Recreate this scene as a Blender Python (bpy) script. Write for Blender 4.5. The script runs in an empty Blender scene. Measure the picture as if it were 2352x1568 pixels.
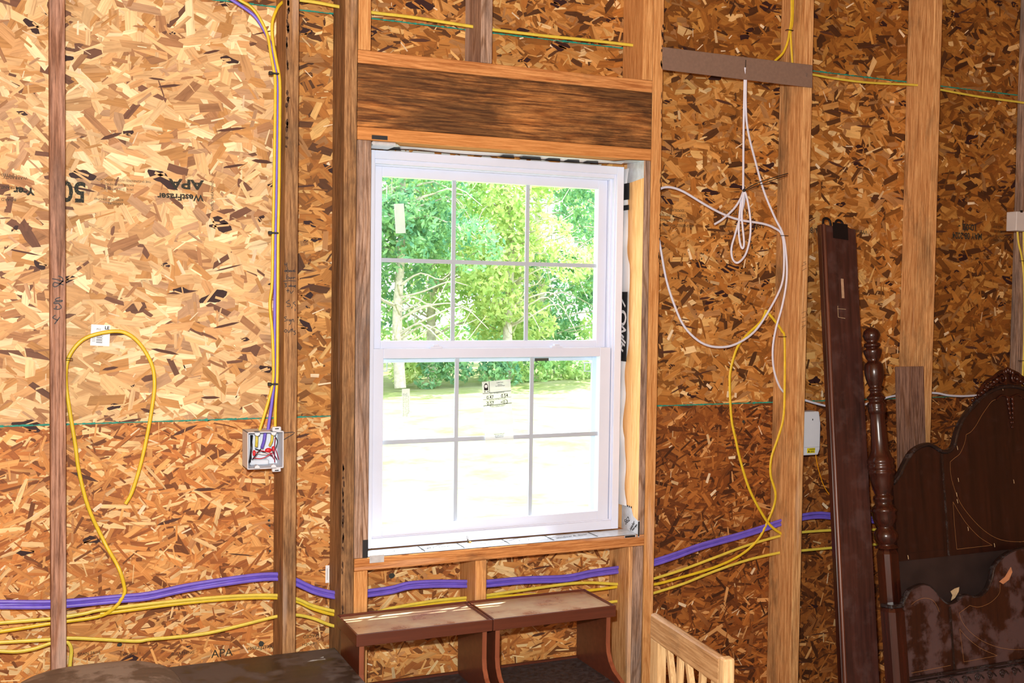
import bpy, bmesh, math, random
import numpy as np
from mathutils import Vector, Matrix

# ------------------------------------------------------------------ camera, world, lights, exposure
SC = bpy.context.scene
COL = SC.collection
CAM = Vector((-0.0576, -3.1655, 1.5893)); YAW, PIT, ROL, FPX = 0.41537688, -0.03813872, 0.01321086, 2530.79
fw = Vector((math.sin(YAW)*math.cos(PIT), math.cos(YAW)*math.cos(PIT), math.sin(PIT)))
rt0 = Vector((math.cos(YAW), -math.sin(YAW), 0)); up0 = rt0.cross(fw)
RT = rt0*math.cos(ROL)+up0*math.sin(ROL); UP = -rt0*math.sin(ROL)+up0*math.cos(ROL)
cd = bpy.data.cameras.new('camera'); cam = bpy.data.objects.new('camera', cd); COL.objects.link(cam)
cd.sensor_width = 36; cd.lens = FPX/2352*36; cd.clip_start = .02; cd.clip_end = 300
cam.matrix_world = Matrix((( RT.x, UP.x, -fw.x, CAM.x), (RT.y, UP.y, -fw.y, CAM.y), (RT.z, UP.z, -fw.z, CAM.z), (0, 0, 0, 1)))
SC.camera = cam
W = bpy.data.worlds.new('world'); SC.world = W; W.use_nodes = True
W.node_tree.nodes['Background'].inputs[0].default_value = (.86, .94, 1, 1)
W.node_tree.nodes['Background'].inputs[1].default_value = 5.0
def lamp(name, kind, loc, energy, color=(1, 1, 1), size=.1, look=None):
    l = bpy.data.lights.new(name, kind); l.energy = energy; l.color = color
    if kind == 'AREA': l.size = size
    elif kind == 'SUN': l.angle = .009
    else: l.shadow_soft_size = size
    o = bpy.data.objects.new(name, l); COL.objects.link(o); o.location = loc
    if look: o.rotation_euler = Vector(look).to_track_quat('-Z', 'Y').to_euler()
    return o
lamp('sun', 'SUN', (4, 4, 9), 19.0, (1, .96, .88), look=(-.32, -.173, -.554))
lamp('camera_flash', 'POINT', CAM+UP*.16-RT*.05, 395, (1, .985, .93), .025)
lamp('room_fill', 'AREA', (.5, -5.6, 2.2), 26, (1, .95, .9), 3.0, look=(.15, 1, -.12))  # soft fill added behind the camera to lift the room, no source seen there
SC.view_settings.view_transform = 'Standard'; SC.view_settings.look = 'None'
SC.view_settings.exposure = 0.0; SC.view_settings.gamma = 1; SC.view_settings.use_curve_mapping = False

# ------------------------------------------------------------------ helpers
IN = .0254; S = 24*IN; D = 5.5*IN; T = 1.5*IN
def ray(u, v): return fw+RT*((u-1176)/FPX)-UP*((v-784)/FPX)
def at(u, v, y): d = ray(u, v); return CAM+d*((y-CAM.y)/d.y)
def atz(u, v, z): d = ray(u, v); return CAM+d*((z-CAM.z)/d.z)
def atx(u, v, x): d = ray(u, v); return CAM+d*((x-CAM.x)/d.x)
def onplane(u, v, M, y0=0):
    Mi = M.inverted(); o = Mi @ CAM; d = Mi.to_3x3() @ ray(u, v)
    t = (y0-o.y)/d.y; p = o+d*t; return (p.x, p.z)
def lin(c):
    return tuple(((x/255)/12.92 if x/255 <= .04045 else ((x/255+.055)/1.055)**2.4) for x in c)
def tagit(o, label=None, cat=None, group=None, kind=None):
    if label: o['label'] = label
    if cat: o['category'] = cat
    if group: o['group'] = group
    if kind: o['kind'] = kind
    return o
def empty(name, loc=(0, 0, 0), **k):
    o = bpy.data.objects.new(name, None); COL.objects.link(o); o.location = loc; o.empty_display_size = .05
    return tagit(o, **k)
def obj(name, me, mat, parent=None, loc=None, mw=None, **k):
    o = bpy.data.objects.new(name, me); COL.objects.link(o)
    if mat is not None and not me.materials: me.materials.append(mat)
    if parent: o.parent = parent
    if mw is not None: o.matrix_local = mw
    elif loc is not None: o.location = loc
    return tagit(o, **k)
class MB:
    def __init__(s): s.v = []; s.f = []; s.sm = []
    def add(s, vs, fs, smooth=False):
        b = len(s.v); s.v += [tuple(x) for x in vs]
        s.f += [tuple(i+b for i in f) for f in fs]; s.sm += [smooth]*len(fs); return s
    def box(s, a, b):
        (x0, y0, z0), (x1, y1, z1) = a, b
        return s.add([(x0,y0,z0),(x1,y0,z0),(x1,y1,z0),(x0,y1,z0),(x0,y0,z1),(x1,y0,z1),(x1,y1,z1),(x0,y1,z1)],
            [(0,3,2,1),(4,5,6,7),(0,1,5,4),(1,2,6,5),(2,3,7,6),(3,0,4,7)])
    def tube(s, pts, r, r2=None, n=8, caps=True, ref=(0, 1, 0)):
        # r = half width in the wall plane, r2 = half thickness along ref
        r2 = r if r2 is None else r2; pts = [Vector(p) for p in pts]; vs = []; fs = []
        for i, p in enumerate(pts):
            t = (pts[min(i+1, len(pts)-1)]-pts[max(i-1, 0)]).normalized()
            a = t.cross(Vector(ref))
            if a.length < .01: a = t.cross(Vector((1, 0, 0)))
            a.normalize(); b = a.cross(t).normalized()
            ri = r(i/(len(pts)-1)) if callable(r) else r; rj = r2(i/(len(pts)-1)) if callable(r2) else r2
            for k in range(n):
                th = 2*math.pi*k/n; vs.append(p+a*(ri*math.cos(th))+b*(rj*math.sin(th)))
        for i in range(len(pts)-1):
            for k in range(n):
                k2 = (k+1) % n; fs.append((i*n+k, i*n+k2, (i+1)*n+k2, (i+1)*n+k))
        s.add(vs, fs, True)
        if caps:
            s.add(vs[:n], [tuple(range(n))]); s.add(vs[-n:], [tuple(reversed(range(n)))])
        return s
    def lathe(s, prof, n=20, c=(0, 0)):
        vs = []; fs = []
        for z, r in prof:
            for k in range(n): vs.append((c[0]+r*math.cos(2*math.pi*k/n), c[1]+r*math.sin(2*math.pi*k/n), z))
        for i in range(len(prof)-1):
            for k in range(n):
                k2 = (k+1) % n; fs.append((i*n+k, (i+1)*n+k, (i+1)*n+k2, i*n+k2))
        return s.add(vs, fs, True)
    def prism(s, pts, y0, y1):      # polygon in (x,z), extruded along y
        n = len(pts); vs = [(x, y0, z) for x, z in pts]+[(x, y1, z) for x, z in pts]
        fs = [tuple(range(n)), tuple(reversed(range(n, 2*n)))]+[(i, i+n, (i+1) % n+n, (i+1) % n) for i in range(n)]
        return s.add(vs, fs)
    def prismx(s, pts, x0, x1):     # polygon in (y,z), extruded along x
        n = len(pts); vs = [(x0, y, z) for y, z in pts]+[(x1, y, z) for y, z in pts]
        fs = [tuple(reversed(range(n))), tuple(range(n, 2*n))]+[(i, (i+1) % n, (i+1) % n+n, i+n) for i in range(n)]
        return s.add(vs, fs)
    def ribbon(s, pts, w, y):       # flat stroke on plane y, points (x,z)
        P = [Vector(p) for p in pts]; vs = []
        for i, p in enumerate(P):
            t = (P[min(i+1, len(P)-1)]-P[max(i-1, 0)]); t = t.normalized() if t.length > 0 else Vector((1, 0))
            nn = Vector((-t.y, t.x))*w/2; vs += [(p.x+nn.x, y, p.y+nn.y), (p.x-nn.x, y, p.y-nn.y)]
        return s.add(vs, [(2*i, 2*i+1, 2*i+3, 2*i+2) for i in range(len(P)-1)])
    def ball(s, c, r, n=10, sc=(1, 1, 1)):
        prof = [(-math.cos(math.pi*i/n), math.sin(math.pi*i/n)) for i in range(n+1)]
        vs = []; fs = []; m = n+2
        for z, q in prof:
            for k in range(m): vs.append((c[0]+r*sc[0]*q*math.cos(2*math.pi*k/m), c[1]+r*sc[1]*q*math.sin(2*math.pi*k/m), c[2]+r*sc[2]*z))
        for i in range(n):
            for k in range(m): fs.append((i*m+k, i*m+(k+1) % m, (i+1)*m+(k+1) % m, (i+1)*m+k))
        return s.add(vs, fs, True)
    def mesh(s, name, bevel=0, seg=1):
        me = bpy.data.meshes.new(name); me.from_pydata(s.v, [], s.f); me.polygons.foreach_set('use_smooth', s.sm)
        bm = bmesh.new(); bm.from_mesh(me)
        if bevel:
            ed = [e for e in bm.edges if len(e.link_faces) == 2 and e.calc_face_angle(0) > .6]
            bmesh.ops.bevel(bm, geom=ed, offset=bevel, segments=seg, affect='EDGES', profile=.5)
        bmesh.ops.recalc_face_normals(bm, faces=bm.faces)
        bm.to_mesh(me); bm.free(); me.update(); return me
    def build(s, name, mat, parent=None, bevel=0, seg=1, loc=None, mw=None, **k):
        return obj(name, s.mesh(name, bevel, seg), mat, parent, loc, mw, **k)
def smooth(pts, m=6):
    P = [Vector(p) for p in pts]; P = [P[0]*2-P[1]]+P+[P[-1]*2-P[-2]]; out = []
    for i in range(1, len(P)-2):
        a, b, c, d = P[i-1:i+3]
        for k in range(m):
            t = k/m; out.append(.5*((2*b)+(c-a)*t+(2*a-5*b+4*c-d)*t*t+(3*b-a-3*c+d)*t**3))
    out.append(P[-2]); return out
def text(body, size, mat, name, parent, mw, align='CENTER', shear=0, spacing=1, xs=1, bold=0):
    c = bpy.data.curves.new(name, 'FONT'); c.body = body; c.size = size; c.align_x = align; c.align_y = 'CENTER'; c.shear = shear
    c.space_character = spacing; c.offset = bold; c.resolution_u = 3
    o = bpy.data.objects.new('tmp', c); COL.objects.link(o)
    bpy.context.view_layer.update()
    me = bpy.data.meshes.new_from_object(o.evaluated_get(bpy.context.evaluated_depsgraph_get())); me.name = name; bpy.data.objects.remove(o)
    me.materials.clear()
    if xs != 1: me.transform(Matrix.Diagonal((xs, 1, 1, 1)))
    return obj(name, me, mat, parent, mw=mw)
def wallmat(x, y, z, rot=0):    # text lying in the wall plane facing the room, rot degrees
    return Matrix.Translation((x, y, z)) @ Matrix.Rotation(math.radians(90), 4, 'X') @ Matrix.Rotation(math.radians(rot), 4, 'Z')

# ------------------------------------------------------------------ materials
def newmat(name):
    m = bpy.data.materials.new(name); m.use_nodes = True; nt = m.node_tree; return m, nt, nt.nodes['Principled BSDF']
def N(nt, t, **k):
    n = nt.nodes.new(t)
    for a, b in k.items(): setattr(n, a, b)
    return n
def ramp(nt, fac, stops):
    r = N(nt, 'ShaderNodeValToRGB'); e = r.color_ramp.elements
    while len(e) < len(stops): e.new(.5)
    for i, (p, c) in enumerate(stops): e[i].position = p; e[i].color = (*c, 1) if len(c) == 3 else c
    nt.links.new(fac, r.inputs[0]); return r.outputs[0]
def mixc(nt, a, b, fac, mode='MIX'):
    m = N(nt, 'ShaderNodeMix', data_type='RGBA', blend_type=mode)
    for sck, val in ((m.inputs[0], fac), (m.inputs[6], a), (m.inputs[7], b)):
        if isinstance(val, (int, float)): sck.default_value = val
        elif isinstance(val, tuple): sck.default_value = (*val, 1)
        else: nt.links.new(val, sck)
    return m.outputs[2]
def noise(nt, vec, scale, detail=3, rough=.55, dist=0):
    n = N(nt, 'ShaderNodeTexNoise'); n.inputs['Scale'].default_value = scale; n.inputs['Detail'].default_value = detail
    n.inputs['Roughness'].default_value = rough; n.inputs['Distortion'].default_value = dist
    if vec is not None: nt.links.new(vec, n.inputs['Vector'])
    return n.outputs[0]
def mapping(nt, vec, scale, loc=(0, 0, 0)):
    m = N(nt, 'ShaderNodeMapping'); m.inputs['Scale'].default_value = scale; m.inputs['Location'].default_value = loc
    nt.links.new(vec, m.inputs[0]); return m.outputs[0]
def bump(nt, bs, h, strength, dist=.002):
    b = N(nt, 'ShaderNodeBump'); b.inputs['Strength'].default_value = strength; b.inputs['Distance'].default_value = dist
    nt.links.new(h, b.inputs['Height']); nt.links.new(b.outputs[0], bs.inputs['Normal'])
def plain(name, c, rough=.5, metal=0, var=0, scale=8, spec=.5, **k):
    m, nt, bs = newmat(name); c = lin(c); bs.inputs['Base Color'].default_value = (*c, 1)
    bs.inputs['Roughness'].default_value = rough; bs.inputs['Metallic'].default_value = metal; bs.inputs['Specular IOR Level'].default_value = spec
    tc = N(nt, 'ShaderNodeTexCoord')
    n = noise(nt, tc.outputs['Object'], scale, 4)
    v = var or .08
    col = ramp(nt, n, [(.3, tuple(x*(1-v) for x in c)), (.7, tuple(min(1, x*(1+v)) for x in c))])
    nt.links.new(col, bs.inputs['Base Color']); return m
def lumber(name, light, dark, axis='z', ring=1.0, mould=0.0, mouldc=(70, 60, 50), knots=.5, pale=0.0, rough=.75, freq=1.0):
    """sawn softwood: fine grain streaks, wandering growth rings, knots and grey mould stains"""
    m, nt, bs = newmat(name); light, dark = lin(light), lin(dark); bs.inputs['Roughness'].default_value = rough
    bs.inputs['Specular IOR Level'].default_value = .25
    tc = N(nt, 'ShaderNodeTexCoord'); oi = N(nt, 'ShaderNodeObjectInfo')
    mul = N(nt, 'ShaderNodeVectorMath', operation='SCALE'); mul.inputs[0].default_value = (13.7, 7.1, 29.3); nt.links.new(oi.outputs['Random'], mul.inputs['Scale'])
    add = N(nt, 'ShaderNodeVectorMath', operation='ADD'); nt.links.new(tc.outputs['Object'], add.inputs[0]); nt.links.new(mul.outputs[0], add.inputs[1])
    v = add.outputs[0]
    st = {'z': (1, 1, .045), 'x': (.045, 1, 1), 'y': (1, .045, 1)}[axis]; st2 = {'z': (1, 1, .07), 'x': (.07, 1, 1), 'y': (1, .07, 1)}[axis]
    fine = noise(nt, mapping(nt, v, st), 190*freq, 5, .75)
    slow = noise(nt, mapping(nt, v, st2), 14*freq, 1, .4, .15)
    ml = N(nt, 'ShaderNodeMath', operation='MULTIPLY'); nt.links.new(slow, ml.inputs[0]); ml.inputs[1].default_value = 95
    sn = N(nt, 'ShaderNodeMath', operation='SINE'); nt.links.new(ml.outputs[0], sn.inputs[0])
    mid = tuple((a+b)/2 for a, b in zip(light, dark))
    base = ramp(nt, fine, [(.26, tuple(x*.8 for x in dark)), (.38, dark), (.5, mid), (.62, light)])
    rg = ramp(nt, sn.outputs[0], [(.0, (1, 1, 1)), (.55, (.96, .92, .86)), (.95, (.7, .6, .5))])
    c = mixc(nt, base, rg, min(1, ring), 'MULTIPLY')
    if knots:
        vo = N(nt, 'ShaderNodeTexVoronoi'); vo.inputs['Scale'].default_value = 3.2
        nt.links.new(mapping(nt, v, {'z': (1, 1, .55), 'x': (.55, 1, 1), 'y': (1, .55, 1)}[axis]), vo.inputs['Vector'])
        kf = ramp(nt, vo.outputs[0], [(.03, (1, 1, 1)), (.075, (0, 0, 0))])
        c = mixc(nt, c, tuple(x*.28 for x in lin((165, 90, 45))), kf)
    if mould:
        mb = noise(nt, mapping(nt, v, {'z': (1, 1, .3), 'x': (.3, 1, 1), 'y': (1, .3, 1)}[axis]), 9, 6, .68, .3)
        mf = ramp(nt, mb, [(.62-.3*mould, (0, 0, 0)), (.78-.2*mould, (1, 1, 1))])
        mm = N(nt, 'ShaderNodeMath', operation='MULTIPLY'); nt.links.new(mf, mm.inputs[0]); mm.inputs[1].default_value = .75
        c = mixc(nt, c, lin(mouldc), mm.outputs[0])
    if pale:
        pb = noise(nt, mapping(nt, v, st2), 11, 3, .6)
        pf = ramp(nt, pb, [(.68-.2*pale, (0, 0, 0)), (.76, (.6, .6, .6))]); c = mixc(nt, c, lin((222, 205, 192)), pf)
    nt.links.new(c, bs.inputs['Base Color']); bump(nt, bs, fine, .35, .0012); return m
def strand_mat(name, gmul=1.0):
    m, nt, bs = newmat(name); at_ = N(nt, 'ShaderNodeAttribute'); at_.attribute_name = 'tone'
    uv = N(nt, 'ShaderNodeUVMap'); uv.uv_map = 'grain'
    g = noise(nt, mapping(nt, uv.outputs[0], (5, 150*gmul, 1)), 1, 4, .7)
    g2 = noise(nt, mapping(nt, uv.outputs[0], (12, 45, 1)), 1, 3, .6)
    gr = ramp(nt, g, [(.22, (.5, .42, .36)), (.46, (.95, .93, .9)), (.75, (1.12, 1.12, 1.1))])
    gs = ramp(nt, g2, [(.25, (.72, .66, .58)), (.5, (1, 1, 1)), (.8, (1.1, 1.08, 1.05))])
    c = mixc(nt, at_.outputs[0], gr, 1.0, 'MULTIPLY'); c = mixc(nt, c, gs, 1.0, 'MULTIPLY')
    nt.links.new(c, bs.inputs['Base Color']); bs.inputs['Roughness'].default_value = .62; bs.inputs['Specular IOR Level'].default_value = .35
    bump(nt, bs, g, .5, .0012); return m

M = {}
M['strand'] = strand_mat('pressed_wood_strands'); M['strand_fine'] = strand_mat('streaky_wood_strands', 1.6)
M['osb_core'] = plain('board_core', (165, 112, 62), .8, var=.3, scale=60)
M['stud_z'] = lumber('weathered_pine_upright', (232, 184, 126), (182, 124, 72), 'z', .5, .42, (96, 78, 56), .6, .3)
M['stud_dirty'] = lumber('stained_pine_upright', (188, 146, 100), (120, 84, 54), 'z', .6, .6, (64, 50, 38), .6, .35)
M['stud_red'] = lumber('reddish_pine_upright', (190, 148, 126), (118, 84, 68), 'z', .9, .5, (76, 62, 56), .3, .25, freq=.8)
M['stud_grey'] = lumber('grey_brown_pine_upright', (190, 162, 142), (122, 96, 80), 'z', 1, .5, (90, 84, 82), .4, .4)
M['stud_orange'] = lumber('orange_pine_upright', (222, 170, 110), (184, 124, 68), 'z', .5, .08, (110, 88, 66), .6, .2)
M['plate_x'] = lumber('orange_pine_plate', (216, 156, 96), (168, 106, 56), 'x', .55, .1, (90, 66, 48), .8, .3)
M['plate_plain'] = lumber('plain_pine_plate', (214, 152, 90), (180, 118, 62), 'x', .25, 0, (90, 66, 48), 0, .35)
M['header'] = lumber('mouldy_header_board', (222, 154, 86), (112, 68, 36), 'x', 1, 1.05, (34, 26, 18), .1, 0)
M['jack_glow'] = lumber('window_glow_pine_upright', (250, 205, 148), (232, 178, 112), 'z', .25, 0, (100, 80, 60), .2, 0)  # pine tone lightened, with the glow from the window put into its colour

# cable jackets
M['yellow'] = plain('yellow_cable_jacket', (218, 198, 76), .4, var=.1, scale=40)
M['yellow_deep'] = plain('golden_cable_jacket', (220, 190, 44), .4, var=.1, scale=40)
M['blue'] = plain('violet_blue_cable_jacket', (112, 94, 205), .42, var=.12, scale=30)
M['white_cable'] = plain('white_cable_jacket', (216, 218, 234), .4, var=.05)
M['orange_wire'] = plain('orange_wire_jacket', (240, 160, 20), .4)
M['black'] = plain('black_plastic', (18, 18, 20), .5)
M['teal'] = plain('teal_edge_seal', (28, 140, 122), .7, var=.3, scale=90)
M['steel'] = plain('galvanised_steel', (180, 182, 186), .35, .9)

def rough_ink(name, c, cover):
    m, nt, bs = newmat(name); bs.inputs['Base Color'].default_value = (*lin(c), 1); bs.inputs['Roughness'].default_value = .8
    tc = N(nt, 'ShaderNodeTexCoord'); g = noise(nt, tc.outputs['Object'], 260, 3, .7)
    f = ramp(nt, g, [(cover-.06, (0, 0, 0)), (cover+.06, (1, 1, 1))]); nt.links.new(f, bs.inputs['Alpha']); return m
M['ink'] = rough_ink('worn_stamp_ink', (38, 42, 36), .38)
M['ink_faint'] = rough_ink('faint_stamp_ink', (40, 34, 22), .36)
M['marker'] = plain('black_marker', (22, 24, 34), .6)

# ------------------------------------------------------------------ outside: ground, sky side, trees, eave
rnd = random.Random(5)
GZ = -.35
m, nt, bs = newmat('sunny_grass'); tc = N(nt, 'ShaderNodeTexCoord')
c = ramp(nt, noise(nt, tc.outputs['Object'], 1.2, 8, .7), [(.3, lin((90, 112, 40))), (.42, lin((124, 136, 74))), (.58, lin((140, 144, 104)))])
nt.links.new(c, bs.inputs['Base Color']); bs.inputs['Roughness'].default_value = .95; M['grass'] = m
g = MB(); nx = 24
vs = [(-30+80*i/nx, .3+60*(j/nx)**1.6, GZ+.12*math.sin(i*1.7+j*.9)*(j > 1)) for j in range(nx+1) for i in range(nx+1)]
g.add(vs, [(j*(nx+1)+i, j*(nx+1)+i+1, (j+1)*(nx+1)+i+1, (j+1)*(nx+1)+i) for j in range(nx) for i in range(nx)], True)
g.build('ground', M['grass'], kind='structure')
def leafmat(name, a, b):
    m, nt, bs = newmat(name); gm = N(nt, 'ShaderNodeNewGeometry'); oi = N(nt, 'ShaderNodeTexCoord')
    c = ramp(nt, noise(nt, oi.outputs['Object'], 3.2, 3), [(.35, lin(a)), (.65, lin(b))]); nt.links.new(c, bs.inputs['Base Color'])
    bs.inputs['Roughness'].default_value = .6
    tr = N(nt, 'ShaderNodeBsdfTranslucent'); nt.links.new(c, tr.inputs[0]); mx = N(nt, 'ShaderNodeMixShader'); mx.inputs[0].default_value = .35
    nt.links.new(bs.outputs[0], mx.inputs[1]); nt.links.new(tr.outputs[0], mx.inputs[2]); nt.links.new(mx.outputs[0], nt.nodes['Material Output'].inputs[0]); return m
LEAF = [leafmat('spring_leaves', (140, 190, 120), (200, 220, 140)), leafmat('deep_leaves', (86, 148, 118), (156, 200, 132)), leafmat('yellowish_leaves', (164, 200, 116), (220, 228, 156))]
M['bark'] = plain('sunlit_grey_bark', (190, 180, 165), .85, var=.25, scale=14)
def leaves(name, blobs, n, size, mat, parent, seed):
    r = np.random.default_rng(seed); B = np.array(blobs); w = B[:, 3]**2; idx = r.choice(len(B), n, p=w/w.sum())
    d = r.normal(size=(n, 3)); d /= np.linalg.norm(d, axis=1)[:, None]
    c = B[idx, :3]+d*(B[idx, 3]*r.uniform(.55, 1.05, n)**.6)[:, None]*np.array([1, 1, .8])
    a = r.normal(size=(n, 3)); a /= np.linalg.norm(a, axis=1)[:, None]; b = np.cross(a, r.normal(size=(n, 3))); b /= np.linalg.norm(b, axis=1)[:, None]
    s = size*r.uniform(.6, 1.4, n)[:, None]
    V = np.stack([c-a*s, c+b*s*.45-a*s*.1, c+a*s, c-b*s*.45-a*s*.1], 1).reshape(-1, 3)
    me = bpy.data.meshes.new(name); me.vertices.add(4*n); me.vertices.foreach_set('co', V.ravel())
    me.loops.add(4*n); me.loops.foreach_set('vertex_index', np.arange(4*n)); me.polygons.add(n); me.polygons.foreach_set('loop_start', np.arange(n)*4)
    me.update(calc_edges=True); return obj(name, me, mat, parent, kind='stuff')
TREES = [  # x, y, height, crown start, crown radius, kind
 (5.2, 21, 7.0, .3, 1.9, 0, 'bushy bright green tree at the left edge of the window view'),
 (7.3, 19.5, 7.2, 1.6, 1.6, 1, 'slim pale-trunked tree behind the left column of panes'),
 (8.9, 22, 7.5, .9, 2.0, 0, 'leafy tree with crooked trunk behind the middle panes'),
 (10.3, 20.5, 6.6, 1.5, 1.5, 2, 'yellow-green tree right of centre in the window view'),
 (12.0, 22.5, 7.4, .3, 2.1, 1, 'dense deep green tree behind the right column of panes'),
 (14.4, 21.5, 7.0, .2, 2.0, 0, 'bushy bright green tree beyond the right window edge'),
 (3.0, 22, 7.0, .3, 2.1, 1, 'dense deep green tree beyond the left window edge'),
 (6.4, 27, 9.0, .0, 2.6, 1, 'tall deep green tree far back on the left of the view'),
 (10.0, 28, 9.0, .0, 2.8, 0, 'tall bright green tree far back in the middle of the view'),
 (14.0, 28, 9.0, .0, 2.8, 1, 'tall deep green tree far back on the right of the view'),
 (17.5, 26, 8.5, .0, 2.8, 2, 'tall yellow-green tree farthest to the right outside')]
for ti, (x, y, h, cs, cr, kd, lab) in enumerate(TREES):
    t = empty('leafy_tree', (x, y, GZ), label=lab, cat='tree', group='trees at the edge of the field')
    r = random.Random(ti+40)
    mb = MB(); tr = [(r.uniform(-.12, .12)*(k/4)*2, r.uniform(-.1, .1), h*k/5) for k in range(6)]
    mb.tube(smooth(tr, 3), lambda q: .13*(1-q*.8), n=7); mb.build('trunk', M['bark'], t)
    mb = MB()
    for k in range(46):
        z = h*r.uniform(.12, .8); a = r.uniform(0, 6.28); L = cr*r.uniform(.5, 1.15)
        p = [(0, 0, z), (L*.4*math.cos(a), L*.4*math.sin(a), z+L*.15+r.uniform(-.1, .1)), (L*.8*math.cos(a+.2), L*.8*math.sin(a+.2), z+L*r.uniform(-.1, .45)), (L*1.1*math.cos(a+.3), L*1.1*math.sin(a+.3), z+L*r.uniform(-.25, .6))]
        mb.tube(smooth(p, 3), lambda q: .028*(1-q*.75), n=5, caps=False)
    mb.build('branches', M['bark'], t)
    bl = []
    for k in range(34):
        z = r.uniform(cs*.6+.3, h*.85); q = cr*math.sqrt(max(.1, 1-((z-h*.5)/(h*.62))**2))*r.uniform(.2, 1); a = r.uniform(0, 6.28)
        bl.append((q*math.cos(a), q*math.sin(a), z, r.uniform(.35, .75)))
    leaves('foliage', bl, 8500, .08, LEAF[kd], t, ti+3)
# low brush along the field edge
for k, (x, lab) in enumerate(((4.4, 'low light-green shrub beyond the left window edge outside'), (6.9, 'low light-green shrub behind the lower left pane'), (9.1, 'low light-green shrub behind the lower middle pane'), (11.2, 'low light-green shrub behind the lower right pane'), (13.8, 'low light-green shrub beyond the right window edge outside'))):
    b = empty('field_shrub', (x, 20+.4*(k % 2), GZ), label=lab, cat='shrub', group='low shrubs at the field edge')
    leaves('foliage', [(rnd.uniform(-1., 1.), 0, rnd.uniform(.1, .6), rnd.uniform(.25, .45)) for _ in range(9)], 1300, .07, LEAF[(k*2) % 3], b, 90+k)
ev = MB().box((-2.2, .163, 3.1), (6.2, .65, 3.13)).box((-2.2, .635, 3.02), (6.2, .658, 3.2)); ev.build('trim_1', plain('white_soffit', (225, 225, 222), .6), kind='structure')

# ------------------------------------------------------------------ room shell
M['slab'] = plain('concrete_floor', (150, 140, 128), .85, var=.2, scale=5)
M['shell'] = plain('board_sheathing_far', (176, 124, 72), .85, var=.25, scale=25)
MB().box((-2.2, -6.2, -.12), (6.2, .151, 0)).build('floor', M['slab'], kind='structure')
MB().box((-2.2, -6.2, 3.3), (6.2, .16, 3.4)).build('ceiling', M['shell'], kind='structure')
MB().box((-2.3, -6.2, 0), (-2.2, .16, 3.3)).build('wall_left', M['shell'], kind='structure')
MB().box((6.2, -6.2, 0), (6.3, .16, 3.3)).build('wall_right', M['shell'], kind='structure')
MB().box((-2.3, -6.3, 0), (6.3, -6.2, 3.3)).build('wall_front', M['shell'], kind='structure')

# ------------------------------------------------------------------ the wall: sheets of strand board
wall = empty('wall_back', (0, 0, 0), kind='structure')
YB = D            # inner face of the sheathing
OX0, OX1, OZ0, OZ1 = .885, 1.797, .811, 2.052   # rough opening through the sheets
SZ = 1.2246
FX0, FX1, FZ0, FZ1 = .886, 1.781, .8165, 2.038
sheetdefs = [  # x0,x1,z0,z1, style
 (-3*S+.02, S+.02, SZ, SZ+1.2192, 'light'), (S+.02, 5*S+.02, SZ, SZ+1.2192, 'mid'), (5*S+.02, 9*S+.02, SZ, SZ+1.2192, 'ochre'),
 (-4*S, -S+.02, 0.005, SZ, 'streak'), (-S+.02, 3*S+.02, 0.005, SZ, 'streak'), (3*S+.02, 7*S+.02, 0.005, SZ, 'streakd'), (7*S+.02, 10*S, 0.005, SZ, 'streakd'),
 (-4*S, -S+.02, SZ+1.2192, 3.3, 'ochre'), (-S+.02, 3*S+.02, SZ+1.2192, 3.3, 'mid'), (3*S+.02, 7*S+.02, SZ+1.2192, 3.3, 'ochre'), (7*S+.02, 10*S, SZ+1.2192, 3.3, 'ochre')]
PAL = {'mid': [((202,148,82),6),((186,128,62),6),((168,108,46),6),((218,176,110),2.6),((138,88,36),4),((170,124,76),2),((232,202,150),.6),((88,54,26),2.6)],
 'light': [((234,200,150),5),((222,184,132),6),((206,162,110),6),((188,140,82),3),((244,224,180),3.4),((166,122,82),2.4),((188,152,116),2),((112,76,56),1.1)],
 'ochre': [((172,116,50),6),((154,98,38),6),((136,82,29),6),((190,138,68),2.6),((116,70,24),4),((150,108,64),2),((222,184,126),.5),((76,44,20),3)],  # browner boards, some flash fall-off towards the right put into these tones
 'streak': [((220,164,98),6),((206,142,76),6),((186,118,58),5),((160,96,46),3.4),((236,202,146),4),((122,72,34),3),((188,134,84),2)],
 'streakd': [((172,108,50),6),((152,90,38),6),((132,74,30),6),((106,58,25),5),((208,156,98),1.4),((74,40,18),4),((146,92,48),2)]}
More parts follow.
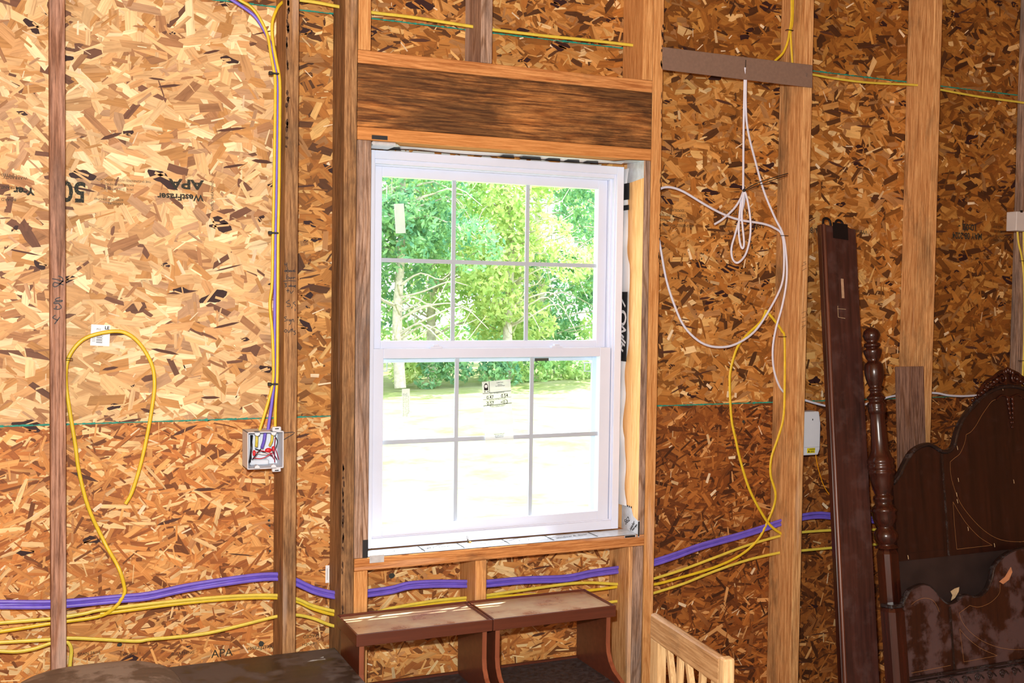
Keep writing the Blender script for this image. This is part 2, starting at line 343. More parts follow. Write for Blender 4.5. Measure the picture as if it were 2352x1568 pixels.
def flakes(name, rect, style, seed, parent, hole):
    x0, x1, z0, z1 = rect; vx0, vx1 = max(x0, -1.0), min(x1, 4.3); vz1 = min(z1, 3.05)
    if vx1-vx0 < .05: return
    r = np.random.default_rng(seed); A = (vx1-vx0)*(vz1-z0); big = style in ('light', 'ochre', 'mid')
    if style == 'light': tiers = [(1500, .07, .14, .022, .058, 22), (700, .04, .10, .014, .036, 30), (420, .015, .06, .004, .014, 42)]
    elif big: tiers = [(1500, .06, .13, .016, .044, 26), (900, .035, .085, .009, .028, 34), (450, .012, .045, .003, .010, 50)]
    else: tiers = [(1900, .06, .15, .012, .034, 32), (1500, .04, .11, .006, .020, 38), (800, .015, .055, .0025, .008, 48)]
    V = []; L = []; colr = []; UV = []; pal = [np.array(lin(c)) for c, w in PAL[style]]; pw = np.array([w for c, w in PAL[style]], float); pw /= pw.sum()
    tot = sum(int(t[0]*A) for t in tiers); k = 0; starts = []; sizes = []; cnt = 0
    def put(cx, cz, ang, pts, col, k_):
        nonlocal cnt
        if hole and OX0-.01 < cx < OX1+.01 and OZ0-.01 < cz < OZ1+.01: return
        ca, sa = math.cos(ang), math.sin(ang); ou, ov = r.uniform(0, 90, 2)
        yy = YB-.0004-.0022*k_
        for (a, b) in pts:
            px = min(max(cx+a*ca-b*sa, x0+.001), x1-.001); pz = min(max(cz+a*sa+b*ca, z0+.0015), z1-.0015)
            V.append((px, yy, pz)); UV.append((a+ou, b+ov)); colr.append(col)
        starts.append(cnt); sizes.append(len(pts)); cnt += len(pts)
    for (dn, l0, l1, w0, w1, sg) in tiers:
        for _ in range(int(dn*A)):
            Lh = r.uniform(l0, l1)/2; Wh = r.uniform(w0, w1)/2; cx = r.uniform(vx0, vx1); cz = r.uniform(z0, vz1)
            ang = math.radians(r.normal(0, sg) if r.random() < .8 else r.uniform(-90, 90))
            j = lambda q: q*r.uniform(.72, 1.0); sk = r.uniform(-.5, .5)*Wh*2
            t = r.random()
            if t < .5: pts = [(-Lh+sk, -j(Wh)), (Lh+sk*r.uniform(.2, 1), -j(Wh)), (Lh-sk*.6, j(Wh)), (-Lh-sk, j(Wh))]
            elif t < .8: pts = [(-Lh, -j(Wh)), (0, -Wh*r.uniform(.9, 1.15)), (Lh+sk, -j(Wh)*.8), (Lh*.93, j(Wh)), (r.uniform(-.4, .4)*Lh, Wh*r.uniform(.8, 1.1)), (-Lh+sk, j(Wh)*.9)]
            else: pts = [(-Lh, -j(Wh)*.4), (-Lh*.3, -j(Wh)), (Lh, -j(Wh)*.7), (Lh*1.02, j(Wh)*.2), (Lh*.4, j(Wh)), (-Lh*.7, j(Wh)*.9)]
            ci = r.choice(len(pal), p=pw); col = pal[ci]*r.uniform(.82, 1.14)
            put(cx, cz, ang, pts, tuple(col), k/tot); k += 1
    # splinters, pale chips and bark
    for _ in range(int({'light': 110, 'mid': 70, 'ochre': 55}.get(style, 70)*A)):
        Lh = r.uniform(.006, .022); Wh = r.uniform(.0008, .003) if r.random() < .8 else .006
        put(r.uniform(vx0, vx1), r.uniform(z0, vz1), r.uniform(0, 3.14), [(-Lh, -Wh), (Lh, -Wh*.5), (Lh*.9, Wh), (-Lh, Wh*.8)], lin((236, 216, 184) if r.random() < .5 else (206, 176, 132)), 1.0)
    for _ in range(int((34 if big else 7)*A)):
        rr = r.uniform(.003, .018) if r.random() < .7 else r.uniform(.012, .03); n = 16; cx, cz = r.uniform(vx0, vx1), r.uniform(z0, vz1)
        ph = r.uniform(0, 6, 2); pts = [(rr*math.cos(6.283*i/n)*(1+.22*math.sin(12.566*i/n+ph[0]))*r.uniform(.88, 1.08)*1.5, rr*math.sin(6.283*i/n)*(.62+.2*math.sin(18.85*i/n+ph[1]))*r.uniform(.85, 1.1)) for i in range(n)]
        put(cx, cz, math.radians(r.normal(0, 20)), pts, lin((50, 24, 24)), 1.03)
        # thin strands lying over the bark edges
        for q in range(2):
            Lh = rr*r.uniform(.6, 1.3); Wh = rr*.14; put(cx+r.uniform(-rr, rr), cz+r.uniform(-rr, rr)*.5, math.radians(r.normal(0, 30)), [(-Lh, -Wh), (Lh, -Wh), (Lh, Wh), (-Lh, Wh)], tuple(pal[1]), 1.06)
    for _ in range(int((22 if big else 12)*A)):
        Lh = r.uniform(.02, .05); Wh = r.uniform(.002, .006); put(r.uniform(vx0, vx1), r.uniform(z0, vz1), math.radians(r.normal(0, 14)), [(-Lh, -Wh*.3), (-Lh*.4, -Wh), (Lh*.5, -Wh*.8), (Lh, 0), (Lh*.4, Wh*.9), (-Lh*.6, Wh*.7)], lin((84, 50, 36)), .97)
    me = bpy.data.meshes.new(name); nv = len(V); me.vertices.add(nv); me.vertices.foreach_set('co', np.array(V, np.float32).ravel())
    # wind so normals face the room (-y): polygons are counter-clockwise in (x,z) seen from -y
    me.loops.add(nv); me.loops.foreach_set('vertex_index', np.arange(nv)); me.polygons.add(len(starts)); me.polygons.foreach_set('loop_start', starts)
    me.update(calc_edges=True)
    ca = me.color_attributes.new('tone', 'FLOAT_COLOR', 'POINT'); ca.data.foreach_set('color', np.hstack([np.array(colr, np.float32), np.ones((nv, 1), np.float32)]).ravel())
    uvl = me.uv_layers.new(name='grain'); uvl.data.foreach_set('uv', np.array(UV, np.float32).ravel())
    obj(name, me, M['strand'] if big else M['strand_fine'], parent, kind='stuff')
sheets = []
for i, (x0, x1, z0, z1, st) in enumerate(sheetdefs):
    mb = MB(); g = .0012; hole = x0 < OX0 < x1 and z0 < OZ1 and z1 > OZ0 or x0 < OX1 < x1 and z0 < OZ1 and z1 > OZ0
    xs = sorted({x0+g, x1-g}|{q for q in (OX0, OX1) if x0 < q < x1}); zs = sorted({z0+g, z1-g}|{q for q in (OZ0, OZ1) if z0 < q < z1})
    for a, b in zip(xs, xs[1:]):
        for c_, d_ in zip(zs, zs[1:]):
            if OX0-.001 < (a+b)/2 < OX1 and OZ0 < (c_+d_)/2 < OZ1: continue
            mb.box((a, YB, c_), (b, YB+.0111, d_))
    sh = mb.build('strand_board', M['osb_core'], wall); sheets.append(sh)
    flakes('wood_strands', (x0, x1, z0, z1), st, 100+i, sh, hole)
    if z0 > .5 and x1 > -1 and x0 < 4.3:    # teal seal along the lower edge of the upper sheet
        r = random.Random(i+7); mb = MB(); x = max(x0, -1.)
        while x < min(x1, 4.3):
            w = r.uniform(.004, .02)
            if OX0-.02 < x < OX1 and z0 < OZ1: x += w; continue
            w = w; hh = r.uniform(.0015, .0038)*(1.4 if r.random() < .2 else 1)
            mb.add([(x, YB-.0031, z0-hh*.6), (x+w, YB-.0031, z0-hh*r.uniform(.3, .9)), (x+w, YB-.0031, z0+hh), (x, YB-.0031, z0+hh*r.uniform(.4, 1))], [(0, 1, 2, 3)]); x += w
        mb.build('edge_seal', M['teal'], sh, kind='stuff')
# siding outside so the wall is closed
sd = MB()
for a, b in (((-2.3, YB+.0115, -.1), (FX0+.012, YB+.024, 3.3)), ((FX1-.012, YB+.0115, -.1), (6.3, YB+.024, 3.3)), ((FX0+.012, YB+.0115, -.1), (FX1-.012, YB+.024, FZ0+.012)), ((FX0+.012, YB+.0115, FZ1-.012), (FX1-.012, YB+.024, 3.3))): sd.box(a, b)
sd.build('siding', plain('outer_siding', (200, 200, 196), .7), wall)

# ------------------------------------------------------------------ framing lumber
def stick(name, a, b, mat, label=None, bev=.0025):
    a, b = Vector(a), Vector(b); c = Vector(((a.x+b.x)/2, (a.y+b.y)/2, a.z)); mb = MB().box(a-c, b-c)
    return mb.build(name, M[mat], wall, bevel=bev, seg=2, loc=c, label=label)
YD = D-.0035
TOPZ = 3.25
stick('wall_stud', (-S, 0, .038), (-S+T, YD, TOPZ), 'stud_z')
st0 = stick('wall_stud', (0, 0, .038), (T, YD, TOPZ), 'stud_red', 'reddish wall stud with marker scribbles, farthest left')
st1 = stick('wall_stud', (S+.012, 0, .038), (S+T+.012, YD, TOPZ), 'stud_dirty', 'dark-stained stud with handwritten notes beside the cable run')
kl = stick('wall_stud', (.794, 0, .038), (.794+T, YD, TOPZ), 'stud_dirty', 'full-height stud left of the window')
stick('jack_stud', (.8335, 0, .038), (.8765, YD, .772), 'stud_orange', 'short upright under the left end of the sill')
stick('jack_stud', (.8335, 0, .8105), (.8765, YD, 2.0525), 'stud_grey', 'weathered grey-brown jack stud left of the window')
stick('jack_stud', (1.790, 0, .038), (1.8295, YD, .772), 'stud_grey', 'short grey upright under the right end of the sill')
jr = stick('jack_stud', (1.8055, 0, .8105), (1.8315, YD, 2.0525), 'stud_grey', 'jack stud right of the window, grey in front and orange with painted window glow inside the opening')
jr.data.materials.append(M['jack_glow'])  # inner face only: window glow painted over the yellower wood
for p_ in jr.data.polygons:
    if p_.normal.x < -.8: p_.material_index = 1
kr = stick('wall_stud', (1.8335, 0, .038), (1.8335+T, YD, TOPZ), 'stud_orange', 'full-height stud right of the window')
stA = stick('wall_stud', (4*S+.008, 0, .038), (4*S+T+.008, YD, TOPZ), 'stud_z', 'stud carrying the looped cables, between window and bed rail')
stick('wall_stud', (5*S-.007, 0, .038), (5*S+T-.007, YD, TOPZ), 'stud_z', 'stud behind the upright bed rail and headboard post')
stC = stick('wall_stud', (6*S-.031, 0, .038), (6*S+T-.031, YD, TOPZ), 'stud_grey', 'stud with the junction box at the right picture edge')
stick('wall_stud', (7*S-.031, 0, .038), (7*S+T-.031, YD, TOPZ), 'stud_z')
stick('bottom_plate', (-2.1, 0, .0005), (6.1, YD, .0375), 'plate_x')
# window header, plates and cripples
HX0, HX1 = .8335, 1.8325
stick('header_plate', (HX0, 0, 2.2755), (HX1, YD, 2.3145), 'plate_x', 'knotty plate lying on top of the dark header')
stick('window_header', (HX0, .001, 2.0915), (HX1, YD, 2.275), 'header', 'wide mould-blackened header board above the window')
stick('header_plate', (HX0, 0, 2.053), (HX1, YD, 2.091), 'plate_plain', 'plain orange plate under the header')
stick('cripple_stud', (.8345, 0, 2.315), (.8725, YD, TOPZ), 'stud_orange')
stick('cripple_stud', (1.221, 0, 2.315), (1.221+T, YD, TOPZ), 'stud_grey')
stick('cripple_stud', (1.794, 0, 2.315), (1.832, YD, TOPZ), 'stud_orange')
sill = stick('sill_plate', (.8345, 0, .7725), (1.8325, YD, .810), 'plate_x', 'rough sill plate under the window')
stick('cripple_stud', (1.224, 0, .038), (1.224+T, YD, .772), 'stud_orange')
stick('cripple_stud', (1.7745, 0.0, .038), (1.7893, YD, .772), 'stud_z')
# bark wane along some edges
M['wane'] = plain('bark_wane', (66, 44, 30), .9, var=.4, scale=90)
def wane(par, x, z0_, z1_, n, w, seed, mirror=1):
    r = random.Random(seed); mb = MB(); o = par.location
    for k in range(n):
        zc = r.uniform(z0_, z1_); h_ = r.uniform(.003, .012); ww = w*r.uniform(.2, .8); m_ = 9; xc = x+r.uniform(.1, .6)*w*mirror
        mb.add([(xc+ww*.5*math.cos(6.283*q/m_)*r.uniform(.6, 1.2)-o.x, -.0006-o.y, zc+h_*math.sin(6.283*q/m_)*r.uniform(.7, 1.2)-o.z) for q in range(m_)], [tuple(reversed(range(m_)))])
    mb.build('bark_wane', M['wane'], par, kind='stuff')
wane(st1, S+.0135, 2.0, 2.5, 34, .012, 1); wane(kl, .796, .62, 1.1, 40, .008, 2); wane(kr, 1.8335+T-.002, 2.33, 2.5, 12, .012, 3, -1); wane(kr, 1.8335+T-.002, 1.7, 2.3, 20, .005, 4, -1)
# bore-hole chips where cables pass
M['raw'] = plain('raw_drill_splinters', (240, 225, 205), .8, var=.2, scale=80)

# handwriting on the studs ------------------------------------------------------
def strokes(name, mat, parent, origin, k, glyphs, y, w):
    """glyphs: list of polylines in small units, origin world (x,z), k metres per unit"""
    mb = MB(); o = parent.location
    for pl in glyphs:
        p3 = [Vector((p[0], p[1])) for p in pl]
        if len(p3) > 2: p3 = [Vector((q.x, q.y)) for q in smooth([(a.x, a.y, 0) for a in p3], 3)]
        mb.ribbon([(origin[0]+q.x*k-o.x, origin[1]+q.y*k-o.z) for q in p3], w, y-o.y)
    return mb.build(name, mat, parent)
def px_strokes(name, parent, pls, w, y=-.0006, mat=None):
    mb = MB(); o = parent.location
    for pl in pls:
        q = [at(u, v, y) for u, v in pl]
        q = smooth(q, 3) if len(q) > 2 else q
        mb.ribbon([(p.x-o.x, p.z-o.z) for p in q], w, y-o.y)
    return mb.build(name, mat or M['marker'], parent)
def zs(f, ox, oy, pl): return [(ox+x*f, oy+y*f) for x, y in pl]
f0 = 270/1924
px_strokes('marker_scribble', st0, [zs(f0, 100, 600, p) for p in (
 [(140, 285), (230, 300), (325, 330)], [(240, 240), (300, 265), (315, 310), (270, 370), (200, 415), (160, 405), (160, 370), (180, 345), (240, 360), (330, 385)],
 [(330, 320), (290, 345), (255, 375)],
 [(275, 590), (205, 610), (200, 640), (245, 640), (310, 640), (285, 660), (190, 660), (170, 690), (235, 685), (255, 700)],
 [(255, 700), (290, 740), (275, 775), (215, 785), (205, 750), (225, 735)], [(165, 770), (200, 785)],
 [(195, 880), (150, 920), (190, 945), (235, 965)], [(265, 910), (230, 960), (180, 1025)])], .0026)
f1 = 120/784
px_strokes('handwritten_note', st1, [zs(f1, 600, 560, p) for p in (
 [(355, 285), (352, 312), (385, 308)], [(386, 280), (384, 345)],
 [(375, 395), (352, 400), (350, 415), (370, 412), (378, 396), (380, 418)], [(392, 350), (392, 415), (415, 412), (410, 392), (394, 398)], [(425, 400), (428, 418), (442, 412), (440, 398), (426, 402)], [(450, 398), (460, 416), (470, 398)], [(478, 408), (500, 400), (492, 390), (480, 405), (492, 418), (518, 410)],
 [(390, 455), (380, 525), (415, 520), (412, 495), (385, 502)], [(440, 500), (428, 515), (445, 522), (458, 500), (462, 522)], [(478, 495), (482, 528)], [(480, 508), (515, 500)],
 [(330, 560), (420, 552), (520, 556)],
 [(345, 592), (382, 598), (362, 618), (386, 632), (352, 650)], [(425, 622), (410, 635), (428, 640), (434, 622), (438, 642)], [(447, 600), (447, 640), (462, 634), (450, 622)], [(470, 625), (476, 642), (486, 625)], [(490, 640), (518, 630), (505, 622), (496, 640), (520, 655)],
 [(402, 672), (402, 730)], [(378, 700), (422, 698)], [(432, 705), (448, 742), (482, 700)],
 [(425, 842), (372, 878), (430, 900), (432, 935), (378, 938)], [(462, 940), (455, 970)], [(515, 868), (478, 885), (514, 915), (512, 938)], [(510, 975), (508, 1008)],
 [(385, 1095), (345, 1100), (385, 1145), (345, 1160)], [(398, 1122), (400, 1158)], [(440, 1130), (418, 1140), (428, 1160), (442, 1138), (440, 1195), (415, 1215)], [(458, 1130), (462, 1170)], [(460, 1145), (482, 1130), (490, 1172)],
 [(365, 1285), (345, 1310), (375, 1325), (382, 1290), (360, 1285)], [(398, 1290), (405, 1325), (425, 1320), (428, 1292)], [(448, 1270), (448, 1325)], [(435, 1292), (470, 1286)], [(470, 1265), (474, 1318)], [(515, 1300), (488, 1310), (512, 1330), (508, 1358), (488, 1355)])], .0019)
px_strokes('marker_arrow', st1, [[(650, 994), (677, 993), (651, 1010)]], .0022)
f2 = 902/2352
px_strokes('faint_marker_note', stA, [zs(f2, 1450, 500, p) for p in ([(1020, 290), (1048, 275), (1030, 268), (1046, 262)], [(1022, 318), (1050, 300)], [(1020, 572), (1046, 560), (1044, 590), (1022, 600)], [(1020, 625), (1046, 615)], [(1018, 655), (1044, 640), (1020, 668)])], .0011)

# stamps printed on the sheets --------------------------------------------------
YI = YB-.0034
def stamp(sh, body, u, v, size, rot=180, mat='ink', xs=1.0, bold=0):
    p = at(u, v, YI); text(body, size, M[mat], 'printed_stamp', sheets[sh], wallmat(p.x, YI, p.z, rot), xs=xs, bold=bold)
stamp(0, 'APA', 428, 422, .038, xs=1.35, bold=.0013); stamp(0, 'WestFraser', 415, 452, .026, xs=1.02, bold=.0008)
stamp(0, '50', 168, 438, .078, xs=.85, bold=.002); stamp(0, 'Year', 55, 438, .026, xs=1.0, bold=.0014)
stamp(0, 'RATED SHEATHING', 488, 450, .010, 90, xs=1.0)
for (u, v, b) in ((280, 414, 'THE ENGINEERED WOOD ASSOCIATION'), (275, 424, 'RATED SHEATHING'), (270, 434, '24/16  7/16 CATEGORY'), (250, 458, 'SIZED FOR SPACING'), (262, 467, 'EXPOSURE 1'), (20, 402, 'LIMITED'), (35, 408, 'WARRANTY'), (20, 430, 'STRAND'), (20, 458, 'BOARD')):
    stamp(0, b, u, v, .0085 if len(b) > 9 else .011)
for (u, v, b) in ((1545, 482, 'EXPOSURE 1  THE'), (1545, 494, 'SIZED FOR SPACING'), (1545, 505, 'RATED SHEATHING'), (1550, 517, 'ENGINEERED WOOD ASSOC')): stamp(1, b, u, v, .013, mat='ink', xs=.9)
stamp(1, '7/16 CATEGORY', 1692, 488, .022, mat='ink', xs=.9); stamp(1, 'APA', 1745, 518, .022, xs=1.2); stamp(1, 'RATED SHEATHING 24/16', 1680, 520, .008)
stamp(1, '1/8', 1870, 528, .03, mat='ink'); stamp(1, 'WestFraser', 1965, 532, .024, mat='ink')
stamp(2, '10:02 -', 2223, 521, .036, bold=.0008); stamp(2, 'MAY 08 2024', 2222, 541, .036, xs=.78, bold=.0008)
for (v, b) in ((521, 'MILL 510'), (531, 'PS 2-18'), (542, 'SHEATHING SPAN'), (551, 'EXPOSURE 1')): stamp(2, b, 2293, v, .014, mat='ink_faint')
for (u, v, b, s) in ((205, 1500, 'SPAN 24/16', .012), (300, 1502, 'EXPOSURE 1', .010), (420, 1500, 'SHEATHING', .012), (510, 1500, 'APA', .034), (600, 1487, 'WestFraser', .018), (715, 1460, 'SPACED', .014), (712, 1478, '1/8 INCH', .012)):
    stamp(4, b, u, v, s, 0 if v > 1490 else 180, 'ink_faint')
for (u, v, b, s) in ((1615, 1240, 'STRENGTH AXIS', .014), (1640, 1228, 'THIS DIRECTION', .011), (1600, 1252, '24/16', .024), (1700, 1255, 'RATED SHEATHING', .010), (1590, 1280, 'EXPOSURE 1', .012), (1900, 1215, 'APPROVED', .010)):
    stamp(5, b, u, v, s, 0, 'ink_faint')
# mould specks in the bay right of the window, framing gun marks
r = random.Random(9); mb = MB()
def dot(u, v, rad):
    p = at(u, v, YI); n = 7; mb.add([(p.x+rad*math.cos(6.283*k/n)*r.uniform(.8, 1.2), YI, p.z+rad*math.sin(6.283*k/n)*r.uniform(.8, 1.2)) for k in range(n)], [tuple(range(n))])
for _ in range(150):
    u = r.gauss(1690, 70); v = r.gauss(625, 55)
    if 1525 < u < 1780: dot(u, v, r.uniform(.0012, .0034))
mb.build('mould_specks', M['black'], sheets[1], kind='stuff')
mb = MB()
for u, v, q in ((275, 1480, .007), (600, 1478, .009), (618, 1195, .004), (619, 1207, .004), (620, 1232, .003), (620, 1265, .004), (900, 1322, .010), (1708, 968, .006)): dot(u, v, q)
mb.build('dark_knots', plain('grey_knot', (48, 50, 44), .7), sheets[4], kind='stuff')

# ------------------------------------------------------------------ window
win = empty('window_1', (0, 0, 0), kind='structure')
M['vinyl'] = plain('white_vinyl', (212, 222, 244), .35, var=.02, spec=.5)
M['vinyl_in'] = plain('white_vinyl_grid', (188, 198, 216), .4, var=.02)
m, nt, bs = newmat('window_glass'); bs.inputs['Base Color'].default_value = (1, 1, 1, 1); bs.inputs['Roughness'].default_value = 0
bs.inputs['IOR'].default_value = 1.05; tp = N(nt, 'ShaderNodeBsdfTransparent'); tp.inputs[0].default_value = (.96, .98, .97, 1); gl = N(nt, 'ShaderNodeBsdfGlossy'); gl.inputs['Roughness'].default_value = .02
mx = N(nt, 'ShaderNodeMixShader'); mx.inputs[0].default_value = .04
for a, b in ((tp.outputs[0], mx.inputs[1]), (gl.outputs[0], mx.inputs[2]), (mx.outputs[0], nt.nodes['Material Output'].inputs[0])): nt.links.new(a, b)
M['glass'] = m
FX0, FX1, FZ0, FZ1 = .886, 1.781, .8165, 2.038
def ring(name, x0, x1, z0, z1, wl, wr, wb, wt, ya, yb, mat, parent, bev=.0015, **k):
    mb = MB().box((x0, ya, z0), (x0+wl, yb, z1)).box((x1-wr, ya, z0), (x1, yb, z1)).box((x0+wl, ya, z0), (x1-wr, yb, z0+wb)).box((x0+wl, ya, z1-wt), (x1-wr, yb, z1))
    return mb.build(name, M[mat], parent, bevel=bev, seg=2, **k)
wf = ring('window_frame', FX0, FX1, FZ0, FZ1, .028, .026, .03, .026, .088, .175, 'vinyl', win)
ring('frame_step', FX0+.02, FX1-.018, FZ0+.022, FZ1-.018, .012, .014, .012, .022, .096, .174, 'vinyl', wf, label='inner stepped track of the frame')
ring('frame_lip', FX0+.024, FX1-.03, FZ0+.028, FZ1-.034, .01, .01, .01, .01, .112, .173, 'vinyl', wf)
US = ring('upper_sash', .918, 1.740, 1.41, 2.000, .032, .034, .045, .036, .128, .156, 'vinyl', win, label='fixed upper sash')
LS = ring('lower_sash', .914, 1.746, .838, 1.432, .036, .040, .042, .030, .098, .124, 'vinyl', win, label='sliding lower sash')
MB().box((.94, .138, 1.44), (1.72, .146, 1.98)).build('glass_pane', M['glass'], US)
MB().box((.94, .106, .865), (1.72, .114, 1.41)).build('glass_pane', M['glass'], LS)
for x in (1.192, 1.4505): MB().box((x-.0065, .1395, 1.455), (x+.0065, .1445, 1.965)).build('grid_bar', M['vinyl_in'], US)
MB().box((.95, .1396, 1.700), (1.706, .1444, 1.713)).build('grid_bar', M['vinyl_in'], US)
for x in (1.196, 1.4593): MB().box((x-.0065, .1075, .88), (x+.0065, .1125, 1.402)).build('grid_bar', M['vinyl_in'], LS)
MB().box((.95, .1076, 1.1335), (1.706, .1124, 1.1475)).build('grid_bar', M['vinyl_in'], LS)
for u in (1000, 1277):
    p = at(u, 796, .11); mb = MB().box((p.x-.02, .100, 1.432), (p.x+.02, .118, 1.438)).box((p.x-.009, .102, 1.438), (p.x+.009, .114, 1.444)); mb.build('sash_latch', M['vinyl'], LS, bevel=.001)
for u0, u1 in ((873, 889), (1343, 1358)):    # screen pull clips seen through the glass
    a = at(u0, 833, .15); b = at(u1, 852, .15)
    MB().tube([(a.x, .152, a.z), (a.x, .152, b.z), (b.x, .152, b.z), (b.x, .152, a.z), (a.x, .152, a.z)], .0022, n=6).build('screen_clip', M['vinyl_in'], win)
ring('screen_frame', .93, 1.73, .84, 1.405, .014, .022, .014, .02, .16, .168, 'vinyl', win, label='white screen frame behind the lower sash')
# printed strip on the upper sash bottom rail, seen through the lower glass
p = at(1243, 826, .159)
q0, q1 = at(1228, 829, .1595), at(1260, 822, .1595)
MB().box((q0.x, .1588, q0.z), (q1.x, .1594, q1.z)).build('rail_sticker', plain('dark_label', (62, 60, 52), .6), win, label='small dark sticker on the rail behind the lower glass')

# labels stuck on the panes
M['paper'] = plain('white_label', (236, 240, 246), .5)
M['sheer'] = plain('sheer_label', (236, 244, 246), .5); M['sheer'].node_tree.nodes['Principled BSDF'].inputs['Alpha'].default_value = .5
M['print'] = plain('label_print', (28, 30, 34), .6)
def sticker(name, label, quad, y, cat):
    P = [at(u, v, y) for u, v in quad]; o = P[3]
    ex = (P[2]-P[3]); ez = (P[0]-P[3]); w = ex.length; h = ez.length
    ex.normalize(); ey = Vector((0, -1, 0)); ez = ex.cross(Vector((0, 1, 0))); ez = -ez if ez.z < 0 else ez
    M4 = Matrix(((ex.x, 0, ez.x, o.x), (ex.y, 1, ez.y, o.y), (ex.z, 0, ez.z, o.z), (0, 0, 0, 1)))
    o_ = MB().box((0, 0, 0), (w, .0004, h)).build(name, M['sheer'] if y < .138 and y > .1 else M['paper'], label=label, cat=cat); o_.matrix_world = M4
    return o_, w, h
def ptext(par, body, size, x, z, mat=None, rot=0, xs=1, bold=0):
    return text(body, size, mat or M['print'], 'printed_text', par, Matrix.Translation((x, -.0004, z)) @ Matrix.Rotation(math.radians(90), 4, 'X') @ Matrix.Rotation(math.radians(rot), 4, 'Z'), xs=xs, bold=bold)
lb, w, h = sticker('energy_label', 'white energy rating label with printed numbers stuck on the lower middle pane', [(1107, 877), (1169, 868), (1180, 1012), (1115, 1020)], .1045, 'label')
def hline(par, x0, x1, z, t, mat=None): MB().box((x0, -.0005, z-t/2), (x1, -.0001, z+t/2)).build('printed_line', mat or M['print'], par)
hline(lb, .0, w, h*.815, .0016); hline(lb, 0, w, h*.715, .0009); hline(lb, 0, w, h*.615, .0018)
MB().box((w*.24, -.0005, h*.815), (w*.255, -.0001, h)).build('printed_line', M['print'], lb)
for b, x, z in (('0.47', .25, .742), ('0.54', .76, .742), ('0.57', .25, .642), ('<0.3', .74, .642)): ptext(lb, b, .0145, w*x, h*z, bold=.00025)
for b, x, z in (('ENERGY PERFORMANCE RATINGS', .5, .80), ('U-Factor', .25, .775), ('Solar Heat Gain', .76, .775), ('ADDITIONAL PERFORMANCE RATINGS', .5, .70), ('Visible Transmittance', .25, .68), ('Air Leakage', .76, .68),
    ('Single Hung', .62, .93), ('Vinyl Frame Dual Glazed', .62, .91), ('Certified Product', .62, .965), ('Manufacturer stipulates that these ratings', .5, .60), ('conform to applicable procedures', .5, .585),
    ('Please do not remove until', .5, .14), ('final building inspection', .5, .115), ('Peel from this corner', .5, .09)): ptext(lb, b, .0046, w*x, h*z, xs=.72, bold=.00008)
MB().prism([(w*.06, h*.86), (w*.2, h*.86), (w*.2, h*.93), (w*.17, h*.965), (w*.13, h*.975), (w*.09, h*.965), (w*.06, h*.93)], -.0005, -.0002).build('label_emblem', M['print'], lb)
MB().prism([(w*.13+.005*math.cos(k*.63), h*.925+.0055*math.sin(k*.63)) for k in range(10)], -.0008, -.0005).build('label_emblem', M['sheer'] if 0 else M['paper'], lb)
hline(lb, w*.06, w*.1, h*.84, .003); hline(lb, w*.17, w*.21, h*.84, .003)
lb2, w, h = sticker('notice_label', 'narrow clear label with vertical fine print on the lower left pane', [(922, 893), (940, 892), (942, 965), (924, 966)], .1045, 'label')
for k in range(4): ptext(lb2, ['Remove all packing before use', 'Do not paint or drill the vinyl', 'Keep drain slots clear of debris', 'Registered window unit'][k], .0058, w*(.15+.22*k), h*.5, rot=90)
lb3, w, h = sticker('glazing_label', 'small white square label on the upper left pane', [(908, 468), (932, 468), (932, 535), (909, 536)], .1370, 'label')
# rating label on wall sheet
lb4, w, h = sticker('barcode_label', 'crinkled white barcode label on the board behind the yellow cable arch', [(214, 745), (253, 744), (251, 795), (207, 793)], YI-.0006, 'label')
lb4.data.materials[0] = M['paper']
for k in range(9): hline(lb4, w*.3, w*(.62+.04*math.sin(k*3)), h*(.16+.06*k), .0011 if k % 2 else .0018)
ptext(lb4, 'LE', .012, w*.83, h*.86, bold=.0005); ptext(lb4, 'PS2', .008, w*.4, h*.78)
for k in range(6): hline(lb4, w*.08, w*.25, h*(.2+.05*k), .0007)
p = at(752, 1318, YI)
t2 = MB().box((-.006, -.0004, -.027), (.006, 0, .027)).build('paper_tag', M['paper'], loc=(p.x, YI, p.z), label='thin white paper tag on the board left of the window stud', cat='label')
MB().box((-.001, -.0008, -.018), (0, -.0004, .018)).build('printed_line', M['print'], t2)

# flashing tape and wrap in the rough opening
M['wrap'] = plain('white_house_wrap', (236, 238, 242), .45, var=.04)
M['foil'] = plain('silvery_flashing_tape', (205, 212, 220), .28, .25, var=.12, scale=60)
sl = empty('flashing_tape', (0, 0, 0), label='printed silvery flashing tape lapped over the rough sill and its corners', cat='tape')
mb = MB(); r = random.Random(3); n = 40
for j, yy in enumerate((.004, .045, .0875)):
    for i in range(n+1): mb.v.append((.878+.925*i/n, yy, .8112+(.0012+r.uniform(0, .0012) if j else .0008)))
for j in range(2):
    for i in range(n): a = j*(n+1)+i; mb.f.append((a, a+1, a+n+2, a+n+1)); mb.sm.append(True)
mb.build('sill_strip', M['foil'], sl)
for x, b in ((.99, 'do not'), (1.12, 'FLASHING'), (1.27, 'overlap here'), (1.42, 'SELF SEALING'), (1.58, 'window & door')):
    text(b, .022, M['print'], 'tape_print', sl, Matrix.Translation((x, .045, .8145)) @ Matrix.Rotation(math.radians(8), 4, 'Z'), xs=.9, shear=.3)
for x in (1.06, 1.19, 1.345, 1.50, 1.66): MB().box((x, .012, .8138), (x+.003, .08, .8144)).build('tape_print', M['print'], sl)
c0, c1 = at(1440, 1158, -.001), at(1467, 1226, -.001)
mb = MB().add([(1.8052, .108, .812), (1.8052, .03, .812), (1.8052, .03, .868), (1.8052, .045, .895), (1.8052, .108, .90)], [(0, 1, 2, 3, 4)])
